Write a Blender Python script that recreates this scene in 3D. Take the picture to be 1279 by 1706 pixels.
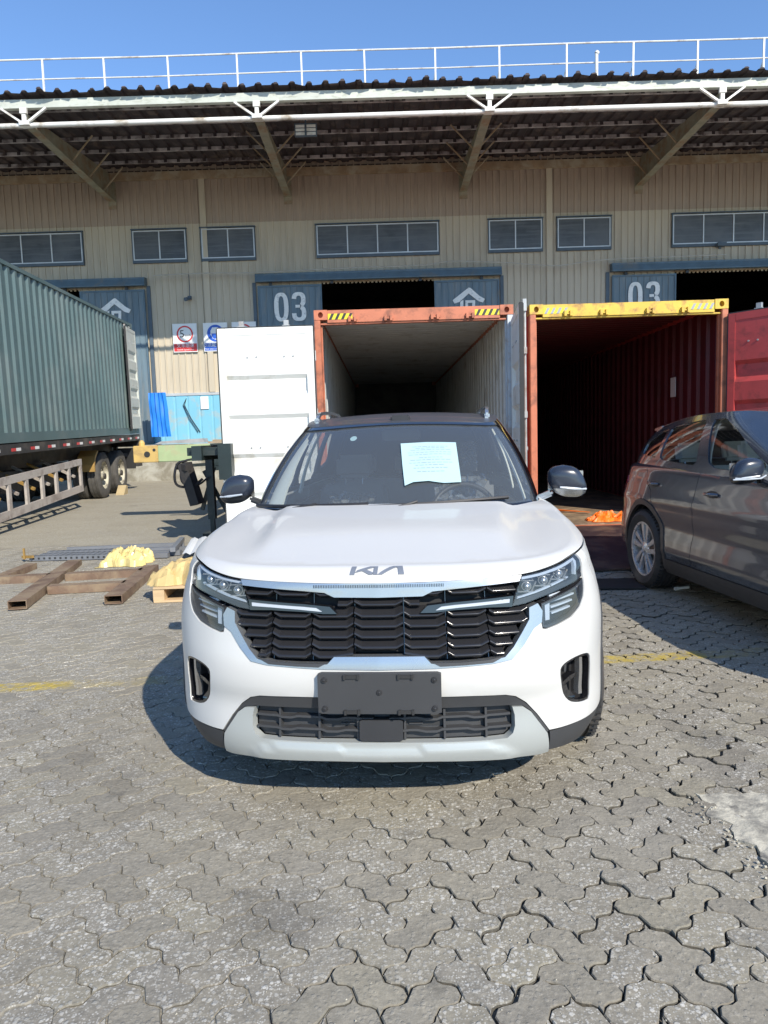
import bpy, bmesh, math, random
import numpy as np
from mathutils import Vector, Matrix, Euler
from mathutils.geometry import delaunay_2d_cdt
for o in list(bpy.data.objects): bpy.data.objects.remove(o)
SC = bpy.context.scene; COL = SC.collection
random.seed(7); RNG = np.random.default_rng(7)
# ---------------------------------------------------------------- camera
PITCH = math.atan(125/1200.); ROLL = .030; HC = 1.39
cd = bpy.data.cameras.new('camera'); cam = bpy.data.objects.new('camera', cd); COL.objects.link(cam); SC.camera = cam
cd.sensor_fit = 'HORIZONTAL'; cd.sensor_width = 36.; cd.lens = 36*1200/1279.; cd.clip_start = .05; cd.clip_end = 3000
_c, _s = math.cos(PITCH), math.sin(PITCH)
_fw = Vector((0, _c, -_s)); _up0 = Vector((0, _s, _c)); _rt0 = Vector((1, 0, 0))
_rt = _rt0*math.cos(ROLL) - _up0*math.sin(ROLL); _up = _rt0*math.sin(ROLL) + _up0*math.cos(ROLL)
_m = Matrix((( _rt.x, _up.x, -_fw.x, 0), (_rt.y, _up.y, -_fw.y, 0), (_rt.z, _up.z, -_fw.z, HC), (0, 0, 0, 1)))
cam.matrix_world = _m
# ---------------------------------------------------------------- sky, sun, exposure
SUN = Vector((-.68, 1.20, -1.0)).normalized()
EL = math.asin(-SUN.z); AZ = math.atan2(-SUN.x, -SUN.y)
w = bpy.data.worlds.new("World"); SC.world = w; w.use_nodes = True
nt = w.node_tree; sky = nt.nodes.new('ShaderNodeTexSky'); sky.sky_type = 'NISHITA'; sky.sun_disc = False
sky.sun_elevation = EL; sky.sun_rotation = AZ; sky.air_density = 1.0; sky.dust_density = 0; sky.ozone_density = 6.5
nt.links.new(sky.outputs[0], nt.nodes['Background'].inputs[0]); nt.nodes['Background'].inputs[1].default_value = .15
sl = bpy.data.lights.new('sun', 'SUN'); sl.energy = 4.0; sl.angle = math.radians(.5); sl.color = (1, .925, .81)
so = bpy.data.objects.new('sun', sl); COL.objects.link(so); so.rotation_euler = SUN.to_track_quat('-Z', 'Y').to_euler(); so.location = (6, -8, 14)
SC.view_settings.view_transform = 'Standard'; SC.view_settings.look = 'None'; SC.view_settings.gamma = 1; SC.view_settings.use_curve_mapping = False
SC.view_settings.exposure = .58
SC.render.engine = 'CYCLES'
# ---------------------------------------------------------------- materials
def nd(t, k, **kw):
    n = t.nodes.new(k)
    for a, b in kw.items(): setattr(n, a, b)
    return n
def ramp(t, fac, stops):
    r = nd(t, 'ShaderNodeValToRGB'); e = r.color_ramp.elements
    while len(e) < len(stops): e.new(.5)
    for i, (p, c) in enumerate(stops):
        e[i].position = p; e[i].color = (c, c, c, 1) if not hasattr(c, '__len__') else (*c[:3], 1)
    t.links.new(fac, r.inputs[0]); return r.outputs[0]
def mixc(t, f, a, b, mode='MIX'):
    m = nd(t, 'ShaderNodeMix', data_type='RGBA', blend_type=mode)
    for s, v in ((m.inputs[0], f), (m.inputs[6], a), (m.inputs[7], b)):
        if hasattr(v, 'is_output'): t.links.new(v, s)
        elif hasattr(v, '__len__'): s.default_value = (*v[:3], 1)
        else: s.default_value = v
    return m.outputs[2]
def noise(t, vec, scale, detail=4, rough=.55, dist=0, mapping=None):
    n = nd(t, 'ShaderNodeTexNoise'); n.inputs['Scale'].default_value = scale; n.inputs['Detail'].default_value = detail
    n.inputs['Roughness'].default_value = rough; n.inputs['Distortion'].default_value = dist
    if mapping:
        mp = nd(t, 'ShaderNodeMapping'); mp.inputs['Scale'].default_value = mapping; t.links.new(vec, mp.inputs[0]); vec = mp.outputs[0]
    t.links.new(vec, n.inputs[0]); return n.outputs[0]
MATS = {}
def pbr(name, col, rough=.5, metal=0, coat=0, var=.12, vscale=3., vmap=None, dirt=None, dirtamt=.0, dscale=2., dmap=None, bump=0, bscale=60., spec=.5, rvar=.08, bmap=None):
    if name in MATS: return MATS[name]
    m = bpy.data.materials.new(name); m.use_nodes = True; t = m.node_tree; b = t.nodes['Principled BSDF']
    tc = nd(t, 'ShaderNodeTexCoord').outputs['Object']
    v = noise(t, tc, vscale, 5, .6, 0, vmap)
    c = mixc(t, ramp(t, v, [(.3, 0), (.7, 1)]), tuple(x*(1-var) for x in col), tuple(min(1, x*(1+var)) for x in col))
    if dirt is not None:
        d = noise(t, tc, dscale, 7, .65, .3, dmap)
        c = mixc(t, ramp(t, d, [(.5-.22*dirtamt-.06, 0) if 0 else (max(0, .62-.3*dirtamt), 0), (max(.05, .80-.3*dirtamt), 1)]), c, dirt)
    t.links.new(c, b.inputs['Base Color'])
    rr = nd(t, 'ShaderNodeMapRange'); rr.inputs[3].default_value = max(.02, rough-rvar); rr.inputs[4].default_value = min(1, rough+rvar)
    t.links.new(noise(t, tc, vscale*3, 4), rr.inputs[0]); t.links.new(rr.outputs[0], b.inputs['Roughness'])
    b.inputs['Metallic'].default_value = metal; b.inputs['Coat Weight'].default_value = coat; b.inputs['Coat Roughness'].default_value = .04
    b.inputs['Specular IOR Level'].default_value = spec
    if bump:
        bp = nd(t, 'ShaderNodeBump'); bp.inputs['Strength'].default_value = bump; bp.inputs['Distance'].default_value = .01
        t.links.new(noise(t, tc, bscale, 4, .55, 0, bmap), bp.inputs['Height']); t.links.new(bp.outputs[0], b.inputs['Normal'])
    MATS[name] = m; return m
def glass(name, tint, refl=1.0, haze=0.0, hazecol=(.3, .33, .36)):
    m = bpy.data.materials.new(name); m.use_nodes = True; t = m.node_tree; t.nodes.remove(t.nodes['Principled BSDF'])
    tr = nd(t, 'ShaderNodeBsdfTransparent'); tr.inputs[0].default_value = (*tint, 1)
    gl = nd(t, 'ShaderNodeBsdfGlossy'); gl.inputs['Roughness'].default_value = .02
    df = nd(t, 'ShaderNodeBsdfDiffuse'); df.inputs[0].default_value = (*hazecol, 1)
    fr = nd(t, 'ShaderNodeFresnel'); mr = nd(t, 'ShaderNodeMapRange'); mr.inputs[3].default_value = 1.52; mr.inputs[4].default_value = 1/1.52; t.links.new(nd(t, 'ShaderNodeNewGeometry').outputs['Backfacing'], mr.inputs[0]); t.links.new(mr.outputs[0], fr.inputs[0])
    mu = nd(t, 'ShaderNodeMath', operation='MULTIPLY'); mu.inputs[1].default_value = refl; mu.use_clamp = True; t.links.new(fr.outputs[0], mu.inputs[0])
    a = nd(t, 'ShaderNodeMixShader'); a.inputs[0].default_value = haze; t.links.new(tr.outputs[0], a.inputs[1]); t.links.new(df.outputs[0], a.inputs[2])
    x = nd(t, 'ShaderNodeMixShader'); t.links.new(mu.outputs[0], x.inputs[0]); t.links.new(a.outputs[0], x.inputs[1]); t.links.new(gl.outputs[0], x.inputs[2])
    t.links.new(x.outputs[0], t.nodes['Material Output'].inputs[0]); return m
# ---------------------------------------------------------------- objects
def tag(o, label=None, cat=None, group=None, kind=None):
    if label: o['label'] = label
    if cat: o['category'] = cat
    if group: o['group'] = group
    if kind: o['kind'] = kind
    return o
def empty(name, loc=(0, 0, 0), rot=(0, 0, 0), label=None, cat=None, group=None, kind=None, parent=None):
    o = bpy.data.objects.new(name, None); COL.objects.link(o); o.location = loc; o.rotation_euler = rot; o.empty_display_size = .1
    if parent: o.parent = parent
    return tag(o, label, cat, group, kind)
def link(name, me, m, parent=None, loc=None, rot=None):
    o = bpy.data.objects.new(name, me); COL.objects.link(o)
    if m is not None and not me.materials:
        for q in (m if isinstance(m, (list, tuple)) else [m]): me.materials.append(q)
    if parent is not None: o.parent = parent
    if loc is not None: o.location = loc
    if rot is not None: o.rotation_euler = rot
    return o
def copy_tree(o, parent=None):
    c = o.copy(); COL.objects.link(c); c.parent = parent
    for ch in [x for x in bpy.data.objects if x.parent == o and x != c]: copy_tree(ch, c)
    return c
class MB:
    def __init__(s): s.v = []; s.f = []; s.mi = []; s.cur = 0
    def add(s, V, Fc):
        n = len(s.v); s.v += [tuple(map(float, p)) for p in V]; s.f += [tuple(n+i for i in f) for f in Fc]; s.mi += [s.cur]*len(Fc); return s
    def box(s, x0, x1, y0, y1, z0, z1, M=None, bev=0):
        V = [(x, y, z) for x in (x0, x1) for y in (y0, y1) for z in (z0, z1)]
        if M is not None: V = [M @ Vector(p) for p in V]
        return s.add(V, [(0, 1, 3, 2), (4, 6, 7, 5), (0, 4, 5, 1), (2, 3, 7, 6), (0, 2, 6, 4), (1, 5, 7, 3)])
    def bar(s, a, b, w, h=None, up=(0, 0, 1)):
        h = h or w; a = Vector(a); b = Vector(b); d = (b-a).normalized(); u = Vector(up)
        if abs(d.dot(u)) > .98: u = Vector((0, 1, 0))
        x = d.cross(u).normalized(); u = x.cross(d)
        V = [p+x*sx*w/2+u*sz*h/2 for p in (a, b) for sx in (-1, 1) for sz in (-1, 1)]
        return s.add(V, [(0, 1, 3, 2), (4, 6, 7, 5), (0, 4, 5, 1), (2, 3, 7, 6), (0, 2, 6, 4), (1, 5, 7, 3)])
    def tube(s, pts, r, n=8, cap=True):
        pts = [Vector(p) for p in pts]; k = len(pts); V = []; rs = r if hasattr(r, '__len__') else [r]*k
        u = None
        for i, p in enumerate(pts):
            d = (pts[min(i+1, k-1)]-pts[max(i-1, 0)]).normalized()
            if u is None: u = Vector((0, 0, 1)) if abs(d.z) < .9 else Vector((1, 0, 0))
            x = d.cross(u).normalized(); u = x.cross(d).normalized()
            V += [p+(x*math.cos(2*math.pi*j/n)+u*math.sin(2*math.pi*j/n))*rs[i] for j in range(n)]
        Fc = [(i*n+j, i*n+(j+1) % n, (i+1)*n+(j+1) % n, (i+1)*n+j) for i in range(k-1) for j in range(n)]
        if cap: Fc += [tuple(range(n))[::-1], tuple((k-1)*n+j for j in range(n))]
        return s.add(V, Fc)
    def lathe(s, prof, n=48, axis='x', closed=False):
        V = []
        for (r, h) in prof:
            for j in range(n):
                a = 2*math.pi*j/n; c, q = r*math.cos(a), r*math.sin(a)
                V.append((h, c, q) if axis == 'x' else (c, q, h) if axis == 'z' else (c, h, q))
        k = len(prof); m = k if closed else k-1
        Fc = [(i*n+j, i*n+(j+1) % n, ((i+1) % k)*n+(j+1) % n, ((i+1) % k)*n+j) for i in range(m) for j in range(n)]
        return s.add(V, Fc)
    def prism(s, poly, d0, d1, fn):        # polygon (u,w) extruded d0..d1, fn(u,w,d)->xyz
        n = len(poly); V = [fn(u, w_, d0) for u, w_ in poly]+[fn(u, w_, d1) for u, w_ in poly]
        Fc = [tuple(range(n))[::-1], tuple(range(n, 2*n))]+[(i, (i+1) % n, n+(i+1) % n, n+i) for i in range(n)]
        return s.add(V, Fc)
    def sheet(s, prof, h0, h1, fn, nh=1):        # open profile [(u,d)] extruded h0..h1 ; fn(u,d,h)->xyz
        k = len(prof); V = [fn(u, d, h0+(h1-h0)*j/nh) for j in range(nh+1) for u, d in prof]
        return s.add(V, [(j*k+i, j*k+i+1, (j+1)*k+i+1, (j+1)*k+i) for j in range(nh) for i in range(k-1)])
    def mesh(s, name, smooth=None, fix=True, bevel=0):
        me = bpy.data.meshes.new(name); me.from_pydata(s.v, [], s.f); me.update()
        if any(s.mi): me.polygons.foreach_set('material_index', s.mi)
        if fix or bevel:
            bm = bmesh.new(); bm.from_mesh(me)
            if bevel: bmesh.ops.bevel(bm, geom=[e for e in bm.edges if len(e.link_faces) == 2 and e.calc_face_angle(0) > .6], offset=bevel, segments=2, affect='EDGES', clamp_overlap=True)
            bmesh.ops.recalc_face_normals(bm, faces=bm.faces); bm.to_mesh(me); bm.free()
        if smooth is not None:
            me.polygons.foreach_set('use_smooth', [True]*len(me.polygons)); me.set_sharp_from_angle(angle=math.radians(smooth))
        return me
    def build(s, name, m, parent=None, smooth=None, loc=None, rot=None, fix=True, bevel=0):
        return link(name, s.mesh(name, smooth, fix, bevel), m, parent, loc, rot)
def ribs(L, pitch, depth, flat=.5, slope=.12, u0=0.):   # trapezoid corrugation profile (u,d)
    P = []; n = max(1, round(L/pitch)); p = L/n
    for i in range(n):
        a = u0+i*p
        P += [(a, 0), (a+p*(flat-slope), 0), (a+p*flat, depth), (a+p*(1-slope), depth)]
    P.append((u0+L, 0)); return P
def gz(y): return .011*max(0., min(y, 400.)-4.)
# ---------------------------------------------------------------- car surface maths
def catmull(P, n=24):
    P = np.array(P, float); Q = []; E = np.vstack([2*P[0]-P[1], P, 2*P[-1]-P[-2]])
    for i in range(len(P)-1):
        p0, p1, p2, p3 = E[i:i+4]
        for t in np.linspace(0, 1, n, endpoint=False):
            Q.append(.5*((2*p1)+(-p0+p2)*t+(2*p0-5*p1+4*p2-p3)*t*t+(-p0+3*p1-3*p2+p3)*t**3))
    Q.append(P[-1]); return np.array(Q)
_pc = {}
def pinterp(x, pts):
    k = tuple(pts)
    if k not in _pc:
        q = catmull(np.array(pts, float), 12); o = np.argsort(q[:, 0], kind='stable'); _pc[k] = q[o]
    q = _pc[k]; return np.interp(x, q[:, 0], q[:, 1])
def sstep(a, b, x):
    t = np.clip((np.asarray(x, float)-a)/(b-a), 0, 1); return t*t*(3-2*t)
class Wrap:
    def __init__(S, plan, front, side, hood, r=.08, w=(.45, 1.05), rear=None, sculpt=None):
        q = catmull(plan); seg = np.hypot(*np.diff(q, axis=0).T); S.s = np.r_[0, np.cumsum(seg)]; S.q = q
        t = np.gradient(q, axis=0); t /= np.hypot(t[:, 0], t[:, 1])[:, None]
        S.n = np.stack([t[:, 1], -t[:, 0]], 1); S.n[0] = (0, -1); S.n[-1] = (0, 1)
        S.front, S.side, S.hood, S.r, S.w, S.rear, S.sc = front, side, hood, r, w, rear, sculpt
        S.L = S.s[-1]; S.zs = np.linspace(0, S.L, 500); x, y, nx, ny = S.plan(S.zs); zt = np.full_like(S.zs, .95)
        for i in range(6):
            d = S.off(S.zs, zt-r)+r; zt = hood(np.abs(x)-nx*d, y-ny*d)
        S.zt = zt
    def plan(S, s):
        a = np.abs(s); sg = np.sign(s); f = lambda v: np.interp(a, S.s, v)
        return sg*f(S.q[:, 0]), f(S.q[:, 1]), f(S.n[:, 0]), f(S.n[:, 1])
    def s_at_y(S, y):                    # along the flank
        i = np.argmax(S.q[:, 0]); m = (S.s > .9) & (S.s < S.L-.75); return float(np.interp(y, S.q[m, 1], S.s[m]))
    def off(S, s, z):
        w_ = sstep(S.w[0], S.w[1], np.abs(s)); o = (1-w_)*pinterp(z, S.front)+w_*pinterp(z, S.side)
        if S.rear is not None:
            w2 = sstep(S.L-1.1, S.L-.6, np.abs(s)); o = (1-w2)*o+w2*pinterp(z, S.rear)
        if S.sc is not None: o = o+S.sc(np.abs(s), z)
        return o
    def ztop(S, s): return np.interp(np.abs(s), S.zs, S.zt)
    def vmax(S, s): return S.ztop(s)-S.r+S.r*np.pi/2
    def __call__(S, s, v, out=0.):
        s = np.asarray(s, float); v = np.asarray(v, float); x, y, nx, ny = S.plan(s); zb = S.ztop(s)-S.r
        ph = np.clip((v-zb)/S.r, 0, np.pi/2); z = np.where(v > zb, zb+S.r*np.sin(ph), v)
        ins = S.r*(1-np.cos(ph))+S.off(s, np.minimum(v, zb)); e = out*np.cos(ph)-ins; zz = z+out*np.sin(ph)
        sg = np.where(s < 0, -1, 1); return np.stack([x+sg*nx*e, y+ny*e, zz], -1)
class House:                              # greenhouse: ruled between belt and roof curves
    def __init__(S, base, roof, zb, zroof, bulge=.03):
        S.b = catmull(base, 16); S.t_ = catmull(roof, 16); S.zb = zb; S.zroof = zroof; S.bulge = bulge
        S.s = np.r_[0, np.cumsum(np.hypot(*np.diff(S.b, axis=0).T))]; S.L = S.s[-1]
    def t_at_y(S, y, w=0.):
        q = S.b*(1-w)+S.t_*w; m = np.arange(len(q)); i = int(np.argmax(q[:, 0] > .9*q[:, 0].max())); j = len(q)-int(np.argmax(q[::-1, 0] > .8*q[:, 0].max()))
        return float(np.interp(y, q[i:j, 1], S.s[i:j]))
    def raw(S, t, w):
        a = np.abs(t); sg = np.where(t < 0, -1, 1)
        bx, by = np.interp(a, S.s, S.b[:, 0]), np.interp(a, S.s, S.b[:, 1]); tx, ty = np.interp(a, S.s, S.t_[:, 0]), np.interp(a, S.s, S.t_[:, 1])
        z0 = S.zb(bx, by); z1 = S.zroof(tx, ty); x = bx*(1-w)+tx*w; y = by*(1-w)+ty*w; z = z0*(1-w)+z1*w
        return np.stack([sg*x, y, z], -1)
    def __call__(S, t, w, out=0.):
        t = np.asarray(t, float); w = np.asarray(w, float); h = .01
        d1 = S.raw(t+h, w)-S.raw(t-h, w); d2 = S.raw(t, np.minimum(w+h, 1.02))-S.raw(t, w-h); n = np.cross(d1, d2)
        n /= np.maximum(np.linalg.norm(n, axis=-1, keepdims=True), 1e-9)
        return S.raw(t, w)+n*(np.asarray(out)+S.bulge*4*np.clip(w*(1-w), 0, 1))[..., None]
def dens(P, step, closed=True):
    P = [np.array(p, float) for p in P]; Q = []
    for i in range(len(P) if closed else len(P)-1):
        a, b = P[i], P[(i+1) % len(P)]; n = max(1, int(math.ceil(np.linalg.norm(b-a)/step)))
        for k in range(n): Q.append(a+(b-a)*k/n)
    if not closed: Q.append(P[-1])
    return Q
def inpoly(X, P):
    P = np.array(P); x, y = X[:, 0], X[:, 1]; r = np.zeros(len(X), bool); j = len(P)-1
    for i in range(len(P)):
        c = ((P[i, 1] > y) != (P[j, 1] > y)) & (x < (P[j, 0]-P[i, 0])*(y-P[i, 1])/(P[j, 1]-P[i, 1]+1e-12)+P[i, 0]); r ^= c; j = i
    return r
def tri2d(outline, holes, step, stepv=None):
    loops = [dens(outline, step)]+[dens(h, step) for h in holes]; V = []; E = []
    for lp in loops:
        n = len(V); V += [Vector(p) for p in lp]; E += [(n+i, n+(i+1) % len(lp)) for i in range(len(lp))]
    B = np.array([list(v) for v in V]); mn, mx = B.min(0), B.max(0)
    gx, gy = np.meshgrid(np.arange(mn[0], mx[0]+step, step), np.arange(mn[1], mx[1]+step, stepv or step)); G = np.stack([gx.ravel(), gy.ravel()], 1)
    G = G[inpoly(G, loops[0])]
    for lp in loops[1:]: G = G[~inpoly(G, lp)]
    if len(G):
        keep = np.ones(len(G), bool)
        for i in range(0, len(G), 2000):
            d = ((G[i:i+2000, None]-B[None])**2).sum(-1).min(1); keep[i:i+2000] = d > (.55*(stepv or step))**2
        V += [Vector(p) for p in G[keep]]
    r = delaunay_2d_cdt(V, E, [], 0, 1e-7); P = np.array([list(v) for v in r[0]]); T = np.array([f for f in r[2] if len(f) == 3])
    c = P[T].mean(1); k = inpoly(c, loops[0])
    for lp in loops[1:]: k &= ~inpoly(c, lp)
    return P, T[k]
def surf_mesh(P, T, fn, out, flange, flip=False):
    X = fn(P[:, 0], P[:, 1], out); V = X.tolist(); Fc = T.tolist()
    if flange:
        cnt = {}
        for a, b, c in Fc:
            for e in ((a, b), (b, c), (c, a)): cnt[tuple(sorted(e))] = cnt.get(tuple(sorted(e)), 0)+1
        idx = {}; Y = fn(P[:, 0], P[:, 1], out-flange); add = []
        for a, b, c in Fc:
            for e in ((a, b), (b, c), (c, a)):
                if cnt[tuple(sorted(e))] == 1:
                    for q in e:
                        if q not in idx: idx[q] = len(V); V.append(Y[q].tolist())
                    add.append((e[1], e[0], idx[e[0]], idx[e[1]]))
        Fc = Fc+add
    return V, Fc
def patch(name, fn, outline, m, parent, holes=(), step=.02, out=0., flange=.015, ang=38, stepv=None, smooth=True, gap=0):
    P, T = tri2d(outline, holes, step, stepv); V, Fc = surf_mesh(P, T, fn, out, flange)
    me = bpy.data.meshes.new(name); me.from_pydata(V, [], Fc); me.update()
    if smooth: me.polygons.foreach_set('use_smooth', [True]*len(me.polygons)); me.set_sharp_from_angle(angle=math.radians(ang))
    return link(name, me, m, parent)
def sym(half): return list(half)+[(-s, v) for s, v in half[::-1] if abs(s) > 1e-4]
def mir(P): return [(-s, v) for s, v in P][::-1]
def rnd(P, r=.2, it=2):                   # corner rounding (Chaikin)
    for _ in range(it):
        Q = []
        for i in range(len(P)):
            a, b = np.array(P[i]), np.array(P[(i+1) % len(P)]); Q += [tuple(a*(1-r)+b*r), tuple(a*r+b*(1-r))]
        P = Q
    return P
def inset(P, d):
    P = np.array(P, float); n = len(P); a = .5*sum(P[i-1, 0]*P[i, 1]-P[i, 0]*P[i-1, 1] for i in range(n)); s = 1 if a > 0 else -1; Q = []
    for i in range(n):
        e1 = P[i]-P[i-1]; e2 = P[(i+1) % n]-P[i]; n1 = np.array([-e1[1], e1[0]])/(np.linalg.norm(e1)+1e-9); n2 = np.array([-e2[1], e2[0]])/(np.linalg.norm(e2)+1e-9)
        m_ = n1+n2; m_ /= max(.35, m_ @ m_)/2*1.0+1e-9 if 0 else 1; k = m_/max(.5, (m_ @ m_)/2); Q.append(tuple(P[i]+s*d*k))
    return Q
# ================================================================ ground and pavers
def stone_mat(name, use_obj, stone=True):
    m = bpy.data.materials.new(name); m.use_nodes = True; t = m.node_tree; b = t.nodes['Principled BSDF']
    pos = nd(t, 'ShaderNodeNewGeometry').outputs['Position']
    at = nd(t, 'ShaderNodeAttribute', attribute_name='rnd').outputs['Fac']
    if use_obj:
        oi = nd(t, 'ShaderNodeObjectInfo').outputs['Random']; rv = oi
    else: rv = at
    wn = nd(t, 'ShaderNodeTexWhiteNoise', noise_dimensions='1D'); t.links.new(rv, wn.inputs['W']); r2 = wn.outputs['Value']
    base = ramp(t, rv, [(0, (.185, .174, .152)), (.3, (.235, .222, .192)), (.6, (.200, .192, .176)), (.8, (.255, .240, .195)), (1, (.215, .205, .185))]) if stone else ramp(t, noise(t, pos, .9, 7, .7, .3, (1, 2.2, 1)), [(.3, (.245, .228, .185)), (.5, (.30, .28, .225)), (.7, (.345, .325, .265))])
    big = noise(t, pos, .55, 6, .6, .4); base = mixc(t, ramp(t, big, [(.35, 0), (.7, .75)]), base, (.31, .29, .235))
    fine = noise(t, pos, 55, 5, .7); base = mixc(t, .75, base, ramp(t, fine, [(.3, .42), (.5, .62), (.75, .9)]), 'MULTIPLY'); base = mixc(t, 1, base, (1.42, 1.36, 1.25), 'MULTIPLY')
    vo = nd(t, 'ShaderNodeTexVoronoi'); vo.inputs['Scale'].default_value = 62; vo.inputs['Randomness'].default_value = 1; t.links.new(pos, vo.inputs[0])
    wv = noise(t, pos, 130, 2)
    ad = nd(t, 'ShaderNodeMath', operation='MULTIPLY_ADD'); t.links.new(wv, ad.inputs[0]); ad.inputs[1].default_value = .45; t.links.new(vo.outputs['Distance'], ad.inputs[2])
    chip = ramp(t, ad.outputs[0], [(.50, 1), (.68, 0)])
    sep = nd(t, 'ShaderNodeSeparateColor'); t.links.new(vo.outputs['Color'], sep.inputs[0])
    sel = ramp(t, sep.outputs[0], [(.36, 0), (.44, 1)])
    has = ramp(t, r2, [(.26, .16), (.30, 1)]) if stone else 1.0
    mm = nd(t, 'ShaderNodeMath', operation='MULTIPLY'); t.links.new(chip, mm.inputs[0]); t.links.new(sel, mm.inputs[1])
    m2 = nd(t, 'ShaderNodeMath', operation='MULTIPLY'); t.links.new(mm.outputs[0], m2.inputs[0])
    if stone: t.links.new(has, m2.inputs[1])
    else: m2.inputs[1].default_value = .9
    v2 = nd(t, 'ShaderNodeTexVoronoi'); v2.inputs['Scale'].default_value = 150; t.links.new(pos, v2.inputs[0]); s2 = nd(t, 'ShaderNodeSeparateColor'); t.links.new(v2.outputs['Color'], s2.inputs[0]); c2 = nd(t, 'ShaderNodeMath', operation='MULTIPLY'); t.links.new(ramp(t, v2.outputs['Distance'], [(.30, 1), (.46, 0)]), c2.inputs[0]); t.links.new(ramp(t, s2.outputs[0], [(.34, 0), (.46, .95)]), c2.inputs[1])
    mx2 = nd(t, 'ShaderNodeMath', operation='MAXIMUM'); t.links.new(mm.outputs[0], mx2.inputs[0]); t.links.new(c2.outputs[0], mx2.inputs[1]); t.links.new(mx2.outputs[0], m2.inputs[0])
    patchy = ramp(t, noise(t, pos, 3.2, 3), [(.3, .45), (.6, .95)]); m3 = nd(t, 'ShaderNodeMath', operation='MULTIPLY'); t.links.new(m2.outputs[0], m3.inputs[0]); t.links.new(patchy, m3.inputs[1])
    col = mixc(t, m3.outputs[0], base, mixc(t, sep.outputs[1], (.33, .315, .27), (.58, .555, .49)))
    # dust film, oil spots
    dust = ramp(t, noise(t, pos, 1.7, 7, .68, .5, (1, .55, 1)), [(.48, 0), (.72, .55)]); col = mixc(t, dust, col, (.36, .33, .265))
    oil = ramp(t, noise(t, pos, 5.5, 5, .6), [(.665, 0), (.72, .75)]); oil2 = ramp(t, noise(t, pos, .8, 2), [(.45, 0), (.6, 1)])
    mo = nd(t, 'ShaderNodeMath', operation='MULTIPLY'); t.links.new(oil, mo.inputs[0]); t.links.new(oil2, mo.inputs[1]); col = mixc(t, mo.outputs[0], col, (.06, .057, .052))
    # one real stain on the right and worn yellow line
    sx = nd(t, 'ShaderNodeSeparateXYZ'); t.links.new(pos, sx.inputs[0])
    def near(cx, cy, rx, ry):
        vm = nd(t, 'ShaderNodeVectorMath', operation='SUBTRACT'); vm.inputs[1].default_value = (cx, cy, 0); t.links.new(pos, vm.inputs[0])
        mp = nd(t, 'ShaderNodeVectorMath', operation='MULTIPLY'); mp.inputs[1].default_value = (1/rx, 1/ry, 0); t.links.new(vm.outputs[0], mp.inputs[0])
        ln = nd(t, 'ShaderNodeVectorMath', operation='LENGTH'); t.links.new(mp.outputs[0], ln.inputs[0])
        a_ = nd(t, 'ShaderNodeMath', operation='MULTIPLY_ADD'); t.links.new(noise(t, pos, 9, 5, .7), a_.inputs[0]); a_.inputs[1].default_value = 1.1; t.links.new(ln.outputs['Value'], a_.inputs[2])
        h_ = nd(t, 'ShaderNodeMath', operation='MULTIPLY'); t.links.new(a_.outputs[0], h_.inputs[0]); h_.inputs[1].default_value = .4; return h_.outputs[0]
    for q in ((1.42, 3.12, .17, .12), (-.35, 1.98, .20, .16), (.05, 3.0-.6, .05, .04), (-.47, 2.1, .05, .03), (-1.1, 2.75, .05, .03), (.1, 1.7, .04, .05)):
        st = ramp(t, near(*q), [(.36, .34), (.66, 0)]); col = mixc(t, st, col, (.075, .07, .062))
    ly = nd(t, 'ShaderNodeMath', operation='MULTIPLY_ADD'); t.links.new(sx.outputs[0], ly.inputs[0]); ly.inputs[1].default_value = -.052; t.links.new(sx.outputs[1], ly.inputs[2])   # y-.052x
    dd = nd(t, 'ShaderNodeMath', operation='SUBTRACT'); t.links.new(ly.outputs[0], dd.inputs[0]); dd.inputs[1].default_value = 4.20
    ab = nd(t, 'ShaderNodeMath', operation='ABSOLUTE'); t.links.new(dd.outputs[0], ab.inputs[0])
    band = ramp(t, ab.outputs[0], [(.06, 1), (.085, 0)]); wear = ramp(t, noise(t, pos, 14, 7, .75), [(.40, 0), (.54, .95)]); wear2 = ramp(t, noise(t, pos, 1.3, 3), [(.38, .05), (.54, .85)])
    my = nd(t, 'ShaderNodeMath', operation='MULTIPLY'); t.links.new(band, my.inputs[0]); t.links.new(wear, my.inputs[1])
    mz = nd(t, 'ShaderNodeMath', operation='MULTIPLY'); t.links.new(my.outputs[0], mz.inputs[0]); t.links.new(wear2, mz.inputs[1])
    col = mixc(t, mz.outputs[0], col, (.46, .34, .045))
    sd = nd(t, 'ShaderNodeAttribute', attribute_name='side').outputs['Fac']; col = mixc(t, sd, col, (.085, .078, .062))
    t.links.new(col, b.inputs['Base Color']); b.inputs['Roughness'].default_value = .86; b.inputs['Specular IOR Level'].default_value = .35
    bp = nd(t, 'ShaderNodeBump'); bp.inputs['Strength'].default_value = .55; bp.inputs['Distance'].default_value = .004
    hh = mixc(t, .5, fine, mm.outputs[0]); t.links.new(hh, bp.inputs['Height'])
    bp2 = nd(t, 'ShaderNodeBump'); bp2.inputs['Strength'].default_value = .5; bp2.inputs['Distance'].default_value = .02; t.links.new(noise(t, pos, 11, 4), bp2.inputs['Height'])
    t.links.new(bp.outputs[0], bp2.inputs['Normal']); t.links.new(bp2.outputs[0], b.inputs['Normal'])
    return m
M_STONE = stone_mat('paver', False); M_STONE_O = stone_mat('paver_single', True); M_FILL = stone_mat('joint_fill', False, False)
A_ = .095; GAPR = math.radians(43)
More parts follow.
